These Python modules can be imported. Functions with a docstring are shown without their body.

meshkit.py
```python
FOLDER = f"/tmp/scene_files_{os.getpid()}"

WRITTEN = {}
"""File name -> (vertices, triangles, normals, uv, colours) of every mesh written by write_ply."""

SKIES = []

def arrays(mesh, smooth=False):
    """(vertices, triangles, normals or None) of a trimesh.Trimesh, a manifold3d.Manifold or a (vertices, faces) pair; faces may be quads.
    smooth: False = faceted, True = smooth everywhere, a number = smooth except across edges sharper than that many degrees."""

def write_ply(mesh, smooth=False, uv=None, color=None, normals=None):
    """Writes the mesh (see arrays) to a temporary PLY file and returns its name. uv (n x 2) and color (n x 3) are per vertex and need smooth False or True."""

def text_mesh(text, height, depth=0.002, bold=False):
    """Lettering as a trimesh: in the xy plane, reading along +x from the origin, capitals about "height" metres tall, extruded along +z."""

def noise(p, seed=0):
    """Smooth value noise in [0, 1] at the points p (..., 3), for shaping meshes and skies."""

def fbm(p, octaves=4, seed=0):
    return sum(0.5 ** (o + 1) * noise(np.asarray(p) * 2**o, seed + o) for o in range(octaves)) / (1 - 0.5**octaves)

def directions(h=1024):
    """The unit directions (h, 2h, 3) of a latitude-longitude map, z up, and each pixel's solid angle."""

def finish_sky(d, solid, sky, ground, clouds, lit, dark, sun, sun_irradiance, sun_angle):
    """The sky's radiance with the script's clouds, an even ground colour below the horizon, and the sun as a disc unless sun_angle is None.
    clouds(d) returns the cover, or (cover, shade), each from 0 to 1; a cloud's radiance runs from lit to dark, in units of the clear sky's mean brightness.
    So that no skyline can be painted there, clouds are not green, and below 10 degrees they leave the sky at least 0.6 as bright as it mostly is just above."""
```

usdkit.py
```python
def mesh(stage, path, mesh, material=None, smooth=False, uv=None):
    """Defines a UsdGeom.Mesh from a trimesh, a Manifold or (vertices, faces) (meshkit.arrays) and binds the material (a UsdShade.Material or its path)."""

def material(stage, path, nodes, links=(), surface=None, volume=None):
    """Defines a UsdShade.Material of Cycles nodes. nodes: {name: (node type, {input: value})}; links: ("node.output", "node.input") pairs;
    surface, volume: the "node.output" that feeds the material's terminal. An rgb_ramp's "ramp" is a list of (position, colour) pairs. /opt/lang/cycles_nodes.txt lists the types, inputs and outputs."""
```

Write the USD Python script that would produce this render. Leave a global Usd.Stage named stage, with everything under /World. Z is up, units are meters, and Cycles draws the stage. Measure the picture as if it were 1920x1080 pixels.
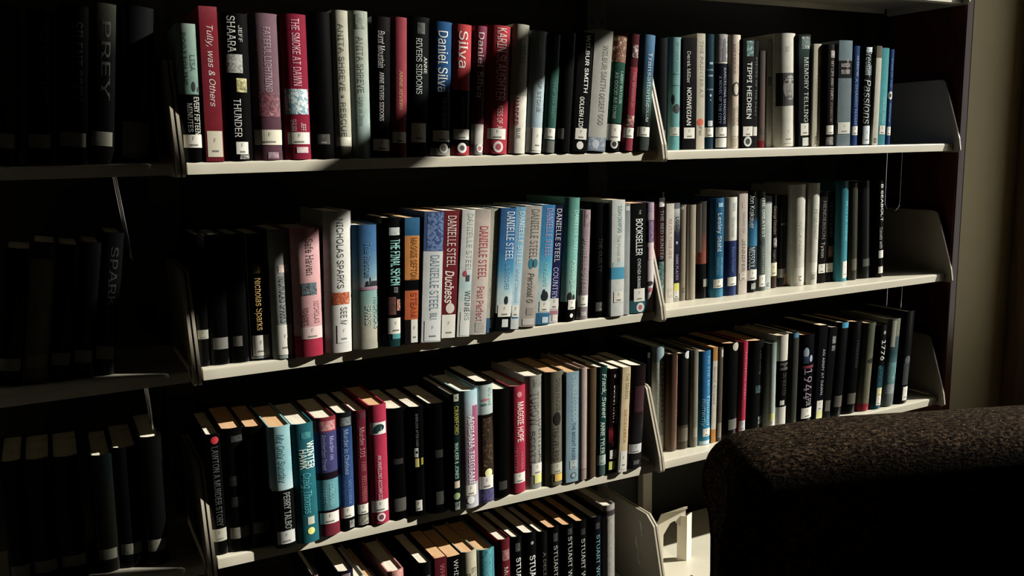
import math, random, numpy as np, trimesh, usdkit, meshkit
from pxr import Usd, UsdGeom, UsdLux, UsdShade, Gf, Sdf
from shapely.geometry import Polygon, box as sbox
from shapely import affinity, union_all
EXPOSURE, SUN_I, SKY_I, DOME_I = 0.0, 2.12, 1.5, 0.00012
BOOKEND_LOC, BOOKEND_ROT = (1.0, 0.120, -0.965), -7
SCR1 = [(0.0670, 0.1144), (0.0659, 0.0980), (0.0578, 0.0845), (0.0604, 0.0665), (0.0517, 0.0555), (0.0303, 0.0522)]
SCR2 = [(0.0524, 0.1588), (0.0484, 0.1469), (0.0476, 0.1326), (0.0449, 0.1254)]
CHAIR_LOC, CHAIR_ROT, CHAIR_H = (0.6363, -0.50, -1.065), -16.7, 0.66
stage = Usd.Stage.CreateInMemory()
UsdGeom.SetStageUpAxis(stage, 'Z'); UsdGeom.SetStageMetersPerUnit(stage, 1.0)
UsdGeom.Xform.Define(stage, '/World'); UsdGeom.Scope.Define(stage, '/World/Looks')
random.seed(7); np.random.seed(7)

# ------------------------------------------------------------------ camera
def cam_setup(pos, yaw, pitch, roll, focal_px, exposure):
    c = UsdGeom.Camera.Define(stage, '/World/camera')
    f = np.array([math.sin(yaw)*math.cos(pitch), math.cos(yaw)*math.cos(pitch), math.sin(pitch)])
    r = np.array([math.cos(yaw), -math.sin(yaw), 0]); u = np.cross(r, f)
    cr, sr = math.cos(roll), math.sin(roll)
    R, U = cr*r+sr*u, -sr*r+cr*u
    m = Gf.Matrix4d(*R, 0, *U, 0, *(-f), 0, *pos, 1)
    c.AddTransformOp().Set(m)
    c.CreateHorizontalApertureAttr(36.0); c.CreateVerticalApertureAttr(36.0*1080/1920)
    c.CreateFocalLengthAttr(focal_px*36/1920); c.CreateClippingRangeAttr(Gf.Vec2f(0.05, 200))
    c.CreateFStopAttr(9.0); c.CreateFocusDistanceAttr(1.8)
    c.GetExposureAttr().Set(exposure)
# heights are measured from the top of the upper shelf; the floor lies 1.065 m below it
FLOOR = -1.065
cam_setup((-0.1893, -1.4389, 0.0178), 0.48619, -0.16178, -0.0194, 1648.1, EXPOSURE)

# ------------------------------------------------------------------ light: low sun through the side window, a little sky, a dim room
def look_dir(prim, d):                      # aim a light's -z along d
    d = np.array(d, float)/np.linalg.norm(d); z = -d
    x = np.cross([0, 0, 1.0], z); x /= np.linalg.norm(x); y = np.cross(z, x)
    return x, y, z
SUN_DIR = (-1.695, 0.640, -1.0)
sun = UsdLux.DistantLight.Define(stage, '/World/sun')
sun.CreateIntensityAttr(SUN_I); sun.CreateNormalizeAttr(True); sun.CreateAngleAttr(0.6); sun.CreateColorAttr(Gf.Vec3f(1.0, 0.955, 0.86))
x_, y_, z_ = look_dir(sun, SUN_DIR)
sun.AddTransformOp().Set(Gf.Matrix4d(*x_, 0, *y_, 0, *z_, 0, 0, 0, 3, 1))
XW = 2.26                                    # inner face of the window wall
sky = UsdLux.RectLight.Define(stage, '/World/window_sky')
sky.CreateIntensityAttr(SKY_I); sky.CreateWidthAttr(0.22); sky.CreateHeightAttr(2.5); sky.CreateColorAttr(Gf.Vec3f(1.0, 0.97, 0.9))
x_, y_, z_ = look_dir(sky, (-1, 0, 0))
sky.AddTransformOp().Set(Gf.Matrix4d(*x_, 0, *y_, 0, *z_, 0, XW+0.02, -0.290, 0.68, 1))
dome = UsdLux.DomeLight.Define(stage, '/World/room_dome')
dome.CreateIntensityAttr(DOME_I); dome.CreateColorAttr(Gf.Vec3f(0.95, 1.0, 0.9))

# ------------------------------------------------------------------ helpers
counts = {}
def fresh(parent, name):
    k = (parent, name); n = counts.get(k, 0); counts[k] = n+1
    return f'{parent}/{name}' if n == 0 else f'{parent}/{name}_{n:03d}'
def tag(prim, label=None, cat=None, group=None, kind=None):
    for k, v in (('label', label), ('category', cat), ('group', group), ('kind', kind)):
        if v: prim.SetCustomDataByKey(k, v)
    return prim
def thing(name, label, cat, loc=(0, 0, 0), roty=0, rotz=0, group=None):
    x = UsdGeom.Xform.Define(stage, fresh('/World', name))
    x.AddTranslateOp().Set(Gf.Vec3d(*map(float, loc)))
    if rotz: x.AddRotateZOp().Set(float(rotz))
    if roty: x.AddRotateYOp().Set(float(roty))
    tag(x.GetPrim(), label, cat, group)
    return str(x.GetPath())
def obj(name, mesh, mat, parent='/World', smooth=False, label=None):
    p = usdkit.mesh(stage, fresh(parent, name), mesh, mat, smooth=smooth).GetPrim()
    if label: p.SetCustomDataByKey('label', label)
    return p
def struct(name, mesh, mat, label):
    p = obj(name, mesh, mat); tag(p, label, kind='structure'); return p
def tm(v, f): return trimesh.Trimesh(np.asarray(v, float), np.asarray(f, int), process=False)
def cat_(ms): return trimesh.util.concatenate(ms)
def bx(x0, x1, y0, y1, z0, z1):
    b = trimesh.creation.box([x1-x0, y1-y0, z1-z0]); b.apply_translation([(x0+x1)/2, (y0+y1)/2, (z0+z1)/2]); return b
def extr(poly, h): return trimesh.creation.extrude_polygon(poly, h, engine='earcut')
def along_x(poly, x0, x1):                  # polygon in (y,z) swept along x
    m = extr(poly, x1-x0); v = m.vertices.copy(); m.vertices = np.stack([v[:, 2]+x0, v[:, 0], v[:, 1]], 1); return m
def along_y(poly, y0, y1):                  # polygon in (x,z) swept along y
    m = extr(poly, y1-y0); v = m.vertices.copy(); m.vertices = np.stack([v[:, 0], y1-v[:, 2], v[:, 1]], 1); return m
def along_z(poly, z0, z1):
    m = extr(poly, z1-z0); m.apply_translation([0, 0, z0]); return m
def rnd(poly, r): return poly.buffer(-r).buffer(r, quad_segs=4)
def tube(pts, r, n=8):
    pts = np.asarray(pts, float); t = np.gradient(pts, axis=0); t /= np.linalg.norm(t, axis=1, keepdims=True)
    a = np.cross(t[0], [1, 0.3, 0.2]); V = []
    for p, d in zip(pts, t):
        a = a-d*np.dot(a, d); a /= np.linalg.norm(a); b = np.cross(d, a)
        V += [p+r*(math.cos(q)*a+math.sin(q)*b) for q in np.linspace(0, 2*math.pi, n, endpoint=False)]
    F = []
    for i in range(len(pts)-1):
        for j in range(n):
            k = (j+1) % n; A, B, C_, D_ = i*n+j, i*n+k, (i+1)*n+k, (i+1)*n+j; F += [[A, B, C_], [A, C_, D_]]
    for s, o in ((0, 1), ((len(pts)-1)*n, -1)):
        for j in range(1, n-1): F.append([s, s+j+1, s+j] if o == 1 else [s, s+j, s+j+1])
    return tm(V, F)

# ------------------------------------------------------------------ materials
def lin(h):
    h = h.lstrip('#'); c = np.array([int(h[i:i+2], 16)/255 for i in (0, 2, 4)])
    return tuple(np.where(c <= 0.04045, c/12.92, ((c+0.055)/1.055)**2.4))
mat_n = [0]
def plain(name, hexc, rough=0.5, coat=0.0, noise=0.0, scale=30, bump=0.0, spec=0.5, metallic=0.0, stretch=(1, 1, 1)):
    c = np.array(lin(hexc)); nd = {'p': ('principled_bsdf', {'roughness': rough, 'coat_weight': coat, 'coat_roughness': 0.12, 'specular_ior_level': spec, 'metallic': metallic, 'base_color': c})}
    ln = []
    if noise or bump:
        nd['tc'] = ('texture_coordinate', {}); nd['mp'] = ('mapping', {'scale': stretch}); nd['n'] = ('noise_texture', {'scale': scale, 'detail': 4.0, 'roughness': 0.6})
        ln += [('tc.object', 'mp.vector'), ('mp.vector', 'n.vector')]
    if noise:
        nd['r'] = ('rgb_ramp', {'ramp': [(0.3, tuple(c*(1-noise))), (0.7, tuple(np.minimum(c*(1+noise), 1)))]})
        ln += [('n.fac', 'r.fac'), ('r.color', 'p.base_color')]
    if bump:
        nd['b'] = ('bump', {'strength': bump, 'distance': 0.002}); ln += [('n.fac', 'b.height'), ('b.normal', 'p.normal')]
    return usdkit.material(stage, fresh('/World/Looks', name), nd, ln, surface='p.BSDF')
_flat = {}
def ink(hexc):
    if hexc not in _flat: _flat[hexc] = plain('ink', hexc, 0.45)
    return _flat[hexc]
def parse(spec):                            # 'hex' | 'hex/pos:hex' hard edge | 'hex~pos:hex' blend ; position runs from the head of the spine to its tail
    import re
    parts = re.split(r'([/~])', spec); stops = [(0.0, lin(parts[0]))]; last = lin(parts[0])
    for s, q in zip(parts[1::2], parts[2::2]):
        pos, h = q.split(':'); pos = float(pos)
        if s == '/': stops += [(pos-0.002, last), (pos+0.002, lin(h))]
        else: stops.append((pos, lin(h)))
        last = lin(h)
    return stops
def jacket(spec, h, rough, coat, tone=1.0):  # print along the book's height with faint wear
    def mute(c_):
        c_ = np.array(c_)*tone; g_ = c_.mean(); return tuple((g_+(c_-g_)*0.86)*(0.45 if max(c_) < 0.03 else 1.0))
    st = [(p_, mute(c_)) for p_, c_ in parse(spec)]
    if len(st) == 1: st = st+[(1.0, st[0][1])]
    nd = {'tc': ('texture_coordinate', {}), 's': ('separate_xyz', {}),
          'm': ('map_range', {'from_min': h, 'from_max': 0.0, 'to_min': 0.0, 'to_max': 1.0, 'clamp': True}),
          'r': ('rgb_ramp', {'ramp': st}), 'n': ('noise_texture', {'scale': 55.0, 'detail': 5.0, 'roughness': 0.65}),
          'w': ('map_range', {'from_min': 0.3, 'from_max': 0.7, 'to_min': 0.86, 'to_max': 1.08}),
          'x': ('mix_color', {'blend_type': 'multiply', 'fac': 1.0}), 'cc': ('combine_color', {'color_type': 'rgb'}),
          'b': ('bump', {'strength': 0.12, 'distance': 0.001}),
          'p': ('principled_bsdf', {'roughness': rough, 'coat_weight': coat, 'coat_roughness': 0.2, 'specular_ior_level': 0.03})}
    ln = [('tc.object', 's.vector'), ('s.z', 'm.value'), ('m.result', 'r.fac'), ('tc.object', 'n.vector'), ('n.fac', 'w.value'),
          ('w.result', 'cc.r'), ('w.result', 'cc.g'), ('w.result', 'cc.b'), ('r.color', 'x.a'), ('cc.color', 'x.b'), ('x.result', 'p.base_color'),
          ('n.fac', 'b.height'), ('b.normal', 'p.normal')]
    return usdkit.material(stage, fresh('/World/Looks', 'jacket'), nd, ln, surface='p.BSDF')
M = {
 'shelf': plain('cream_enamel', 'c9c4b2', 0.42, 0.1, 0.04, 8), 'bracket': plain('bracket_enamel', 'a8a18f', 0.4, 0.1, 0.06, 10),
 'post': plain('post_enamel', '2b2720', 0.5, 0, 0.08, 6), 'back': plain('back_steel', '17160f', 0.7, 0, 0.1, 5),
 'mahogany': plain('mahogany', '4c1512', 0.4, 0.15, 0.35, 14, 0.1, stretch=(6, 6, 0.5)), 'darkwood': plain('dark_stained_wood', '100b09', 0.6, 0, 0.3, 14, stretch=(6, 6, 0.5)),
 'wall': plain('beige_paint', 'ddd0a8', 0.8, 0, 0.03, 3, 0.05), 'casing': plain('brown_casing', '9a8160', 0.5, 0.1, 0.25, 12, stretch=(6, 6, 0.6)),
 'carpet': plain('carpet', '3a3630', 0.95, 0, 0.3, 160, 0.3), 'white_metal': plain('white_enamel', 'd8d2be', 0.38, 0.15, 0.04, 12),
 'wire': plain('bright_wire', 'c8ccd0', 0.25, 0, metallic=1.0), 'rubber': plain('black_rubber', '0c0c0c', 0.7),
 'scratch': plain('bare_scuff', 'e8e4d8', 0.35),
 'screw': plain('screw_steel', '4a463c', 0.4, metallic=0.6), 'leg_wood': plain('leg_wood', '24160e', 0.4, 0.2, 0.3, 20, stretch=(4, 4, 0.5)),
}
def paper(name, hexc):                       # page block: fine leaf lines across the thickness
    c = np.array(lin(hexc))
    nd = {'tc': ('texture_coordinate', {}), 'mp': ('mapping', {'scale': (1400.0, 9.0, 9.0)}), 'n': ('noise_texture', {'scale': 1.0, 'detail': 2.0}),
          'r': ('rgb_ramp', {'ramp': [(0.25, tuple(c*0.72)), (0.55, tuple(c)), (0.8, tuple(np.minimum(c*1.06, 0.95)))]}), 'p': ('principled_bsdf', {'roughness': 0.85}),
          'n2': ('noise_texture', {'scale': 38.0, 'detail': 3.0}), 'r2': ('rgb_ramp', {'ramp': [(0.28, (0.75, 0.68, 0.6)), (0.42, (1, 1, 1))]}), 'x': ('mix_color', {'blend_type': 'multiply', 'fac': 1.0})}
    return usdkit.material(stage, fresh('/World/Looks', name), nd, [('tc.object', 'mp.vector'), ('mp.vector', 'n.vector'), ('n.fac', 'r.fac'), ('tc.object', 'n2.vector'), ('n2.fac', 'r2.fac'), ('r.color', 'x.a'), ('r2.color', 'x.b'), ('x.result', 'p.base_color')], surface='p.BSDF')
PAGES = {'w': paper('white_paper', 'e0dac8'), 't': paper('tan_paper', 'd0a87c'), 'c': paper('cream_paper', 'd0c0a0')}
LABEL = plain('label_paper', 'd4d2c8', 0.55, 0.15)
def tweed():
    nd = {'tc': ('texture_coordinate', {}), 'n': ('noise_texture', {'scale': 260.0, 'detail': 3.0, 'roughness': 0.65}), 'n2': ('noise_texture', {'scale': 60.0, 'detail': 2.0}),
          'mp': ('mapping', {'scale': (0.45, 1.6, 1.0), 'rotation': (0.3, 0.2, 0.8)}), 'mp2': ('mapping', {'scale': (1.7, 0.4, 1.0), 'rotation': (0.1, 0.5, 0.6)}),
          'f': ('noise_texture', {'scale': 330.0, 'detail': 2.0}), 'fr': ('rgb_ramp', {'ramp': [(0.66, (0, 0, 0)), (0.74, (1, 1, 1))]}),
          'r': ('rgb_ramp', {'ramp': [(0.34, lin('060403')), (0.48, lin('231b14')), (0.62, lin('45392c')), (0.78, lin('766552'))]}),
          'r2': ('rgb_ramp', {'ramp': [(0.3, (0.6, 0.6, 0.6)), (0.7, (1.25, 1.2, 1.15))]}), 'x': ('mix_color', {'blend_type': 'multiply', 'fac': 1.0, 'use_clamp': False}),
          'y': ('mix_color', {'blend_type': 'mix', 'b': lin('8a765e')}),
          'b': ('bump', {'strength': 1.0, 'distance': 0.004}), 'p': ('principled_bsdf', {'roughness': 0.95, 'sheen_weight': 0.0, 'specular_ior_level': 0.03})}
    return usdkit.material(stage, '/World/Looks/tweed', nd, [('tc.object', 'mp.vector'), ('mp.vector', 'n.vector'), ('tc.object', 'n2.vector'), ('tc.object', 'mp2.vector'), ('mp2.vector', 'f.vector'), ('f.fac', 'fr.fac'), ('n.fac', 'r.fac'), ('n2.fac', 'r2.fac'), ('r.color', 'x.a'), ('r2.color', 'x.b'), ('x.result', 'y.a'), ('fr.color', 'y.fac'), ('y.result', 'p.base_color'), ('n.fac', 'b.height'), ('b.normal', 'p.normal')], surface='p.BSDF')

# ------------------------------------------------------------------ the setting
struct('floor', bx(-3.0, XW+0.12, -3.2, 0.45, FLOOR-0.05, FLOOR), M['carpet'], 'dark carpeted library floor below the shelves')
struct('wall_back', cat_([bx(1.912, XW+0.12, 0.10, 0.45, FLOOR, 1.9), bx(-3.0, 1.912, 0.345, 0.45, FLOOR, 1.9)]), M['wall'], 'beige painted wall beside the bookcase end panel')
WIN = [(-0.900, -0.176), (-1.95, -1.0)]      # the two lights of the window, along y
SILL, HEAD = -0.60, 1.86
hole = Polygon([(-3.2, FLOOR), (0.45, FLOOR), (0.45, 1.95), (-3.2, 1.95)])
for a, b in WIN: hole = hole.difference(sbox(a, SILL, b, HEAD))
struct('wall_right', along_x(hole, XW, XW+0.12), M['wall'], 'side wall holding the tall window')
bars = []
for a, b in WIN:
    bars.append(bx(XW+0.002, XW+0.042, a, b, 1.107, 1.198))          # transom bar
struct('window_1', cat_(bars), M['casing'], 'transom bars of the tall side window')
struct('trim_1', cat_([bx(XW-0.022, XW, -0.155, 0.098, FLOOR, 1.9)]), M['casing'], 'dark brown wooden casing of the side window')

# ------------------------------------------------------------------ steel shelving
BAY = 0.914
SH = {'T': 0.70, 'O': 0.3535, 'A': 0.0, 'B': -0.3268, 'C': -0.6524}
def tilt(bay, x):                            # the third shelf hangs a few millimetres out of level
    if bay == 'CM': return 0.0035-x/BAY*0.0085
    if bay == 'CR': return -0.004*(1-(x-BAY)/BAY)
    return 0.0
lip = Polygon([(0, -0.0186), (0, -0.004), (0.0012, -0.0012), (0.004, 0), (0.222, 0), (0.222, -0.014), (0.2205, -0.014), (0.2205, -0.0022), (0.0225, -0.0022), (0.0225, -0.0186)])
def bracket_poly():
    p = Polygon([(-0.014, -0.022), (-0.019, -0.017), (-0.014, 0.012), (0.034, 0.152), (0.044, 0.157), (0.218, 0.157), (0.218, -0.022)])
    return rnd(p, 0.005)
ROWN = {'O': 'top', 'A': 'upper', 'B': 'middle', 'C': 'third', 'D': 'lowest'}
BAYN = {'L': ('left', -BAY), 'M': ('centre', 0.0), 'R': ('right', BAY)}
SHELF_LOOK = {
 'TL': 'canopy shelf at the top of the left bay', 'TM': 'canopy shelf at the top of the centre bay', 'TR': 'canopy shelf at the top of the right bay',
 'OL': 'empty cream top shelf over the dark left bay', 'OM': 'cream shelf above the upper row of the centre bay', 'OR': 'cream shelf above the upper row of the right bay',
 'AL': 'dim cream steel shelf carrying the upper books of the left bay', 'AM': 'long cream steel shelf under the upper books of the centre bay', 'AR': 'cream steel shelf with an empty right end below the blue books',
 'BL': 'dim cream steel shelf carrying the tilted books of the left bay', 'BM': 'cream steel shelf under the middle row of the centre bay', 'BR': 'brightly lit cream shelf under the middle row of the right bay',
 'CL': 'lowest dim cream steel shelf of the left bay', 'CM': 'cream steel shelf under the third row of the centre bay', 'CR': 'cream steel shelf partly hidden by the armchair'}
for r in 'TOABC':
    for b in 'LMR':
        x0 = BAYN[b][1]; key = r+b; z = SH[r]
        t = thing('steel_shelf', SHELF_LOOK[key], 'shelf', (0, 0, z))
        m = along_x(lip, x0+0.0105, x0+BAY-0.0115)
        v = m.vertices.copy(); v[:, 2] += [tilt(key, q) for q in v[:, 0]]; m.vertices = v
        obj('deck', m, M['shelf'], t, smooth=35)
        for s, xx in ((0, x0+0.0008), (1, x0+BAY-0.0068)):
            obj('end_bracket', along_x(bracket_poly(), xx, xx+0.0046), M['bracket'], t)
ZD = -0.965
BASE_LOOK = {'L': 'dark base shelf at the foot of the left bay', 'M': 'base shelf under the lowest books of the centre bay', 'R': 'bare cream base shelf with the arched bookend on it'}
for b in 'LMR':
    x0 = BAYN[b][1]
    t = thing('base_shelf', BASE_LOOK[b], 'shelf', (0, 0, ZD))
    edge = Polygon([(-0.006, -0.03), (-0.006, -0.005), (-0.001, 0), (0.222, 0), (0.222, -0.03)])
    obj('deck', cat_([along_x(edge, x0+0.0105, x0+BAY-0.0115), bx(x0+0.028, x0+BAY-(0.040 if b == 'R' else 0.028), 0.222, 0.315, -0.03, 0)]), M['shelf'], t)
    obj('kick_plate', bx(x0+0.012, x0+BAY-0.013, 0.012, 0.016, FLOOR-ZD, -0.03), M['bracket'], t)
    pl = rnd(Polygon([(-0.024, -0.03), (-0.022, 0.06), (0.004, 0.163), (0.030, 0.182), (0.222, 0.182), (0.222, -0.03)]), 0.006)
    for xx in (x0+0.0008, x0+BAY-0.0068):
        obj('end_bracket', along_x(pl, xx, xx+0.0042), M['bracket'], t)
    if b == 'M':                             # bare-metal scratches on the inner face of the right bracket
        for path in (SCR1, SCR2):
            p_ = np.array(path); V, F = [], []
            for i_, (yy, zz) in enumerate(p_):
                w_ = 0.0016+0.0012*math.sin(i_*2.1); V += [(x0+BAY-0.0072, yy-w_, zz), (x0+BAY-0.0072, yy+w_, zz)]
            for i_ in range(len(p_)-1): F += [[2*i_, 2*i_+1, 2*i_+3], [2*i_, 2*i_+3, 2*i_+2]]
            obj('scratch', tm(V, F), M['scratch'], t, label='pale scuff on the bracket')
    if b == 'R':
        obj('screw', trimesh.creation.cylinder(0.003, 0.0016, sections=14, transform=trimesh.transformations.translation_matrix([1.04, 0.035, 0.0008])), M['screw'], t, label='small dark screw head')
for i, (x, lb) in enumerate(((-BAY, 'steel upright at the far left of the shelving'), (0.0, 'steel upright between the left and centre bays'), (BAY, 'steel upright between the centre and right bays'), (2*BAY-0.01, 'steel upright by the mahogany end panel'))):
    t = thing('shelf_upright', lb, 'post', (x, 0.226, FLOOR))
    sec = sbox(-0.025, 0, 0.025, 0.035).difference(sbox(-0.022, 0.003, 0.022, 0.032))
    obj('post', along_z(sec, 0, 1.72), M['post'], t)
    slots = [bx(s*0.012-0.0025, s*0.012+0.0025, -0.0009, 0.0, 0.12+0.0254*k*2, 0.132+0.0254*k*2) for k in range(30) for s in (-1, 1)]
    p = obj('slot', cat_(slots), M['rubber'], t); p.SetCustomDataByKey('kind', 'stuff')
t = thing('steel_post', 'beige square steel post rising behind the base shelf', 'post', (1.112, 0.318, FLOOR))
obj('post', along_z(rnd(sbox(0, 0, 0.030, 0.025), 0.003), 0, 0.9), M['bracket'], t)
t = thing('back_panel', 'black steel back of the bookcase behind the books', 'panel', (0, 0, FLOOR))
obj('sheet', bx(-BAY, 1.84, 0.2635, 0.2645, 0.385, 2.2), M['back'], t)
obj('sheet', bx(-BAY, 1.84, 0.3435, 0.3445, 0.0, 0.385), M['back'], t)
t = thing('end_panel', 'dark mahogany end panel at the right of the bookcase', 'panel', (0, 0, FLOOR))
obj('panel', along_z(rnd(sbox(1.846, 0.004, 1.874, 0.34), 0.004), 0, 2.2), M['mahogany'], t, smooth=35)
obj('side_stile', bx(1.8745, 1.9115, 0.030, 0.34, 0, 2.2), M['darkwood'], t)

# wire book supports hanging from the shelf above
def wire(loc, drop, lean, label):
    t = thing('wire_book_support', label, 'bookend', loc, roty=lean)
    th = np.linspace(0, math.pi, 15); R = 0.022
    pts = [(0, 0, -k) for k in np.linspace(0, drop-R, 6)]
    pts += [(0, R-R*math.cos(a), -(drop-R)-R*math.sin(a)) for a in th[1:]]
    pts += [(0, 2*R, -k) for k in np.linspace(drop-R, 0, 6)[1:]]
    obj('rod', tube(pts, 0.0018), M['wire'], t, smooth=40)
    obj('clip', bx(-0.004, 0.004, -0.004, 2*R+0.004, -0.003, 0.0), M['wire'], t)
wire((-0.088, 0.085, SH['A']-0.0022), 0.160, -6, 'thin bright wire support hanging over the tilted books of the left bay')
wire((1.702, 0.055, SH['A']-0.0022), 0.165, 0, 'curved wire support hanging beside the last book of the right bay')
wire((-0.070, 0.075, SH['B']-0.0022), 0.150, -3, 'wire support glinting blue low in the dark left bay')
wire((1.728, 0.055, SH['B']-0.0022), 0.105, 0, 'short wire support above the last books near the armchair')
wire((0.835, 0.09, SH['C']-0.0065), 0.075, 0, 'wire support above the grey book by the base bracket')

# arched steel bookend on the bare base shelf
t = thing('arched_bookend', 'white steel bookend with a chamfered arch on the bare base shelf', 'bookend', BOOKEND_LOC, rotz=BOOKEND_ROT)
W_, H_ = 0.092, 0.124
arch = Polygon([(0, 0), (0, H_-0.032), (0.016, H_), (W_-0.010, H_), (W_-0.010, H_-0.022), (W_-0.026, H_-0.040), (W_-0.040, H_-0.022), (0.040, H_-0.026), (0.022, H_-0.052), (0.022, 0)])
obj('arch_plate', along_y(arch, -0.0010, 0.0010), M['white_metal'], t)
c40, s40 = math.cos(math.radians(50)), math.sin(math.radians(50))
gable = along_y(Polygon([(0.016, 0), (0.062, 0.030), (W_-0.020, 0.030), (W_-0.010, 0.010), (W_-0.010, 0)]), -0.0009, 0.0009)
gv = gable.vertices.copy(); gable.vertices = np.stack([gv[:, 0], gv[:, 1]*c40-gv[:, 2]*s40, H_+gv[:, 2]*c40], 1)
obj('top_flange', gable, M['white_metal'], t)
leg_ = Polygon([(W_-0.030, 0.004), (W_-0.012, -0.010), (W_+0.010, 0.004), (W_+0.0085, 0.0055), (W_-0.012, -0.0078), (W_-0.0285, 0.0055)])
obj('channel_leg', along_z(leg_, 0, H_-0.012), M['white_metal'], t)
obj('foot_plate', bx(-0.02, W_-0.03, 0.006, 0.09, 0, 0.001), M['white_metal'], t)

# ------------------------------------------------------------------ lettering
def strips(shape, axis, step):              # triangles of a flat shape cut into strips, so that it can wrap a rounded spine
    x0, y0, x1, y1 = shape.bounds; vs, fs, n = [], [], 0
    lo, hi = (x0, x1) if axis == 0 else (y0, y1)
    for k in range(math.floor(lo/step), math.ceil(hi/step)):
        cell = sbox(k*step, y0-1, (k+1)*step, y1+1) if axis == 0 else sbox(x0-1, k*step, x1+1, (k+1)*step)
        piece = shape.intersection(cell)
        for g in getattr(piece, 'geoms', [piece]):
            if g.geom_type != 'Polygon' or g.area < 1e-5: continue
            a, b = trimesh.creation.triangulate_polygon(g, engine='earcut'); vs.append(a); fs.append(b+n); n += len(a)
    return np.vstack(vs), np.vstack(fs)
_glyphs = {}
def lettering(s, style):                    # flat mesh, caps 1 unit tall, baseline at 0
    k = (s, style)
    if k in _glyphs: return _glyphs[k]
    m = meshkit.text_mesh(s, 1.0, 0.01, bold='b' in style)
    top = np.where(m.face_normals[:, 2] > 0.9)[0]
    v, f = m.vertices[:, :2].copy(), m.faces[top]
    shape = union_all([Polygon(v[t_]) for t_ in f])
    if 's' in style:                        # book face: slab feet on the stems
        parts = [shape]
        for z0, z1, zs in ((-0.01, 0.075, 0.16), (0.93, 1.02, 0.84)):
            band = shape.intersection(sbox(-9, z0, 99, z1))
            for g in getattr(band, 'geoms', [band]):
                if g.is_empty: continue
                a, b, c, d = g.bounds
                if 0.06 < c-a < 0.26 and d-b > 0.04 and shape.intersects(sbox(a-0.04, zs-0.01, c+0.04, zs+0.01)):
                    parts.append(sbox(a-0.085, b, c+0.085, d))
        shape = union_all(parts).simplify(0.012)
    v, f = strips(shape, 1, 0.25)
    if 'i' in style: v = v.copy(); v[:, 0] += 0.22*v[:, 1]
    used = np.unique(f); re_ = -np.ones(len(v), int); re_[used] = np.arange(len(used))
    v, f = v[used], re_[f]
    v = v-[v[:, 0].min(), 0]
    _glyphs[k] = (v, f, v[:, 0].max())
    return _glyphs[k]

# ------------------------------------------------------------------ books
class T:      # lettering down the spine: text, head..tail fractions, offset across, cap height / thickness, colour, style
    def __init__(s, text, t0, t1, c, hf, col, style='s'): s.a = (text, t0, t1, c, hf, col, style)
class L:      # call-number label
    def __init__(s, t0, t1, x0=-0.44, x1=0.44, col=None, mark=True): s.a = (t0, t1, x0, x1, col, mark)
class P:      # printed patch
    def __init__(s, t0, t1, x0, x1, col, name='cover_picture'): s.a = (t0, t1, x0, x1, col, name)
class O:      # round patch
    def __init__(s, t, x, r, col, name='round_emblem', ar=1.0): s.a = (t, x, r, col, name, ar)
D = {}
ORDER = {}
def B(key, kind, spec, pages, look, short, *extras): D[key] = (kind, spec, pages, look, short, extras)

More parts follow.
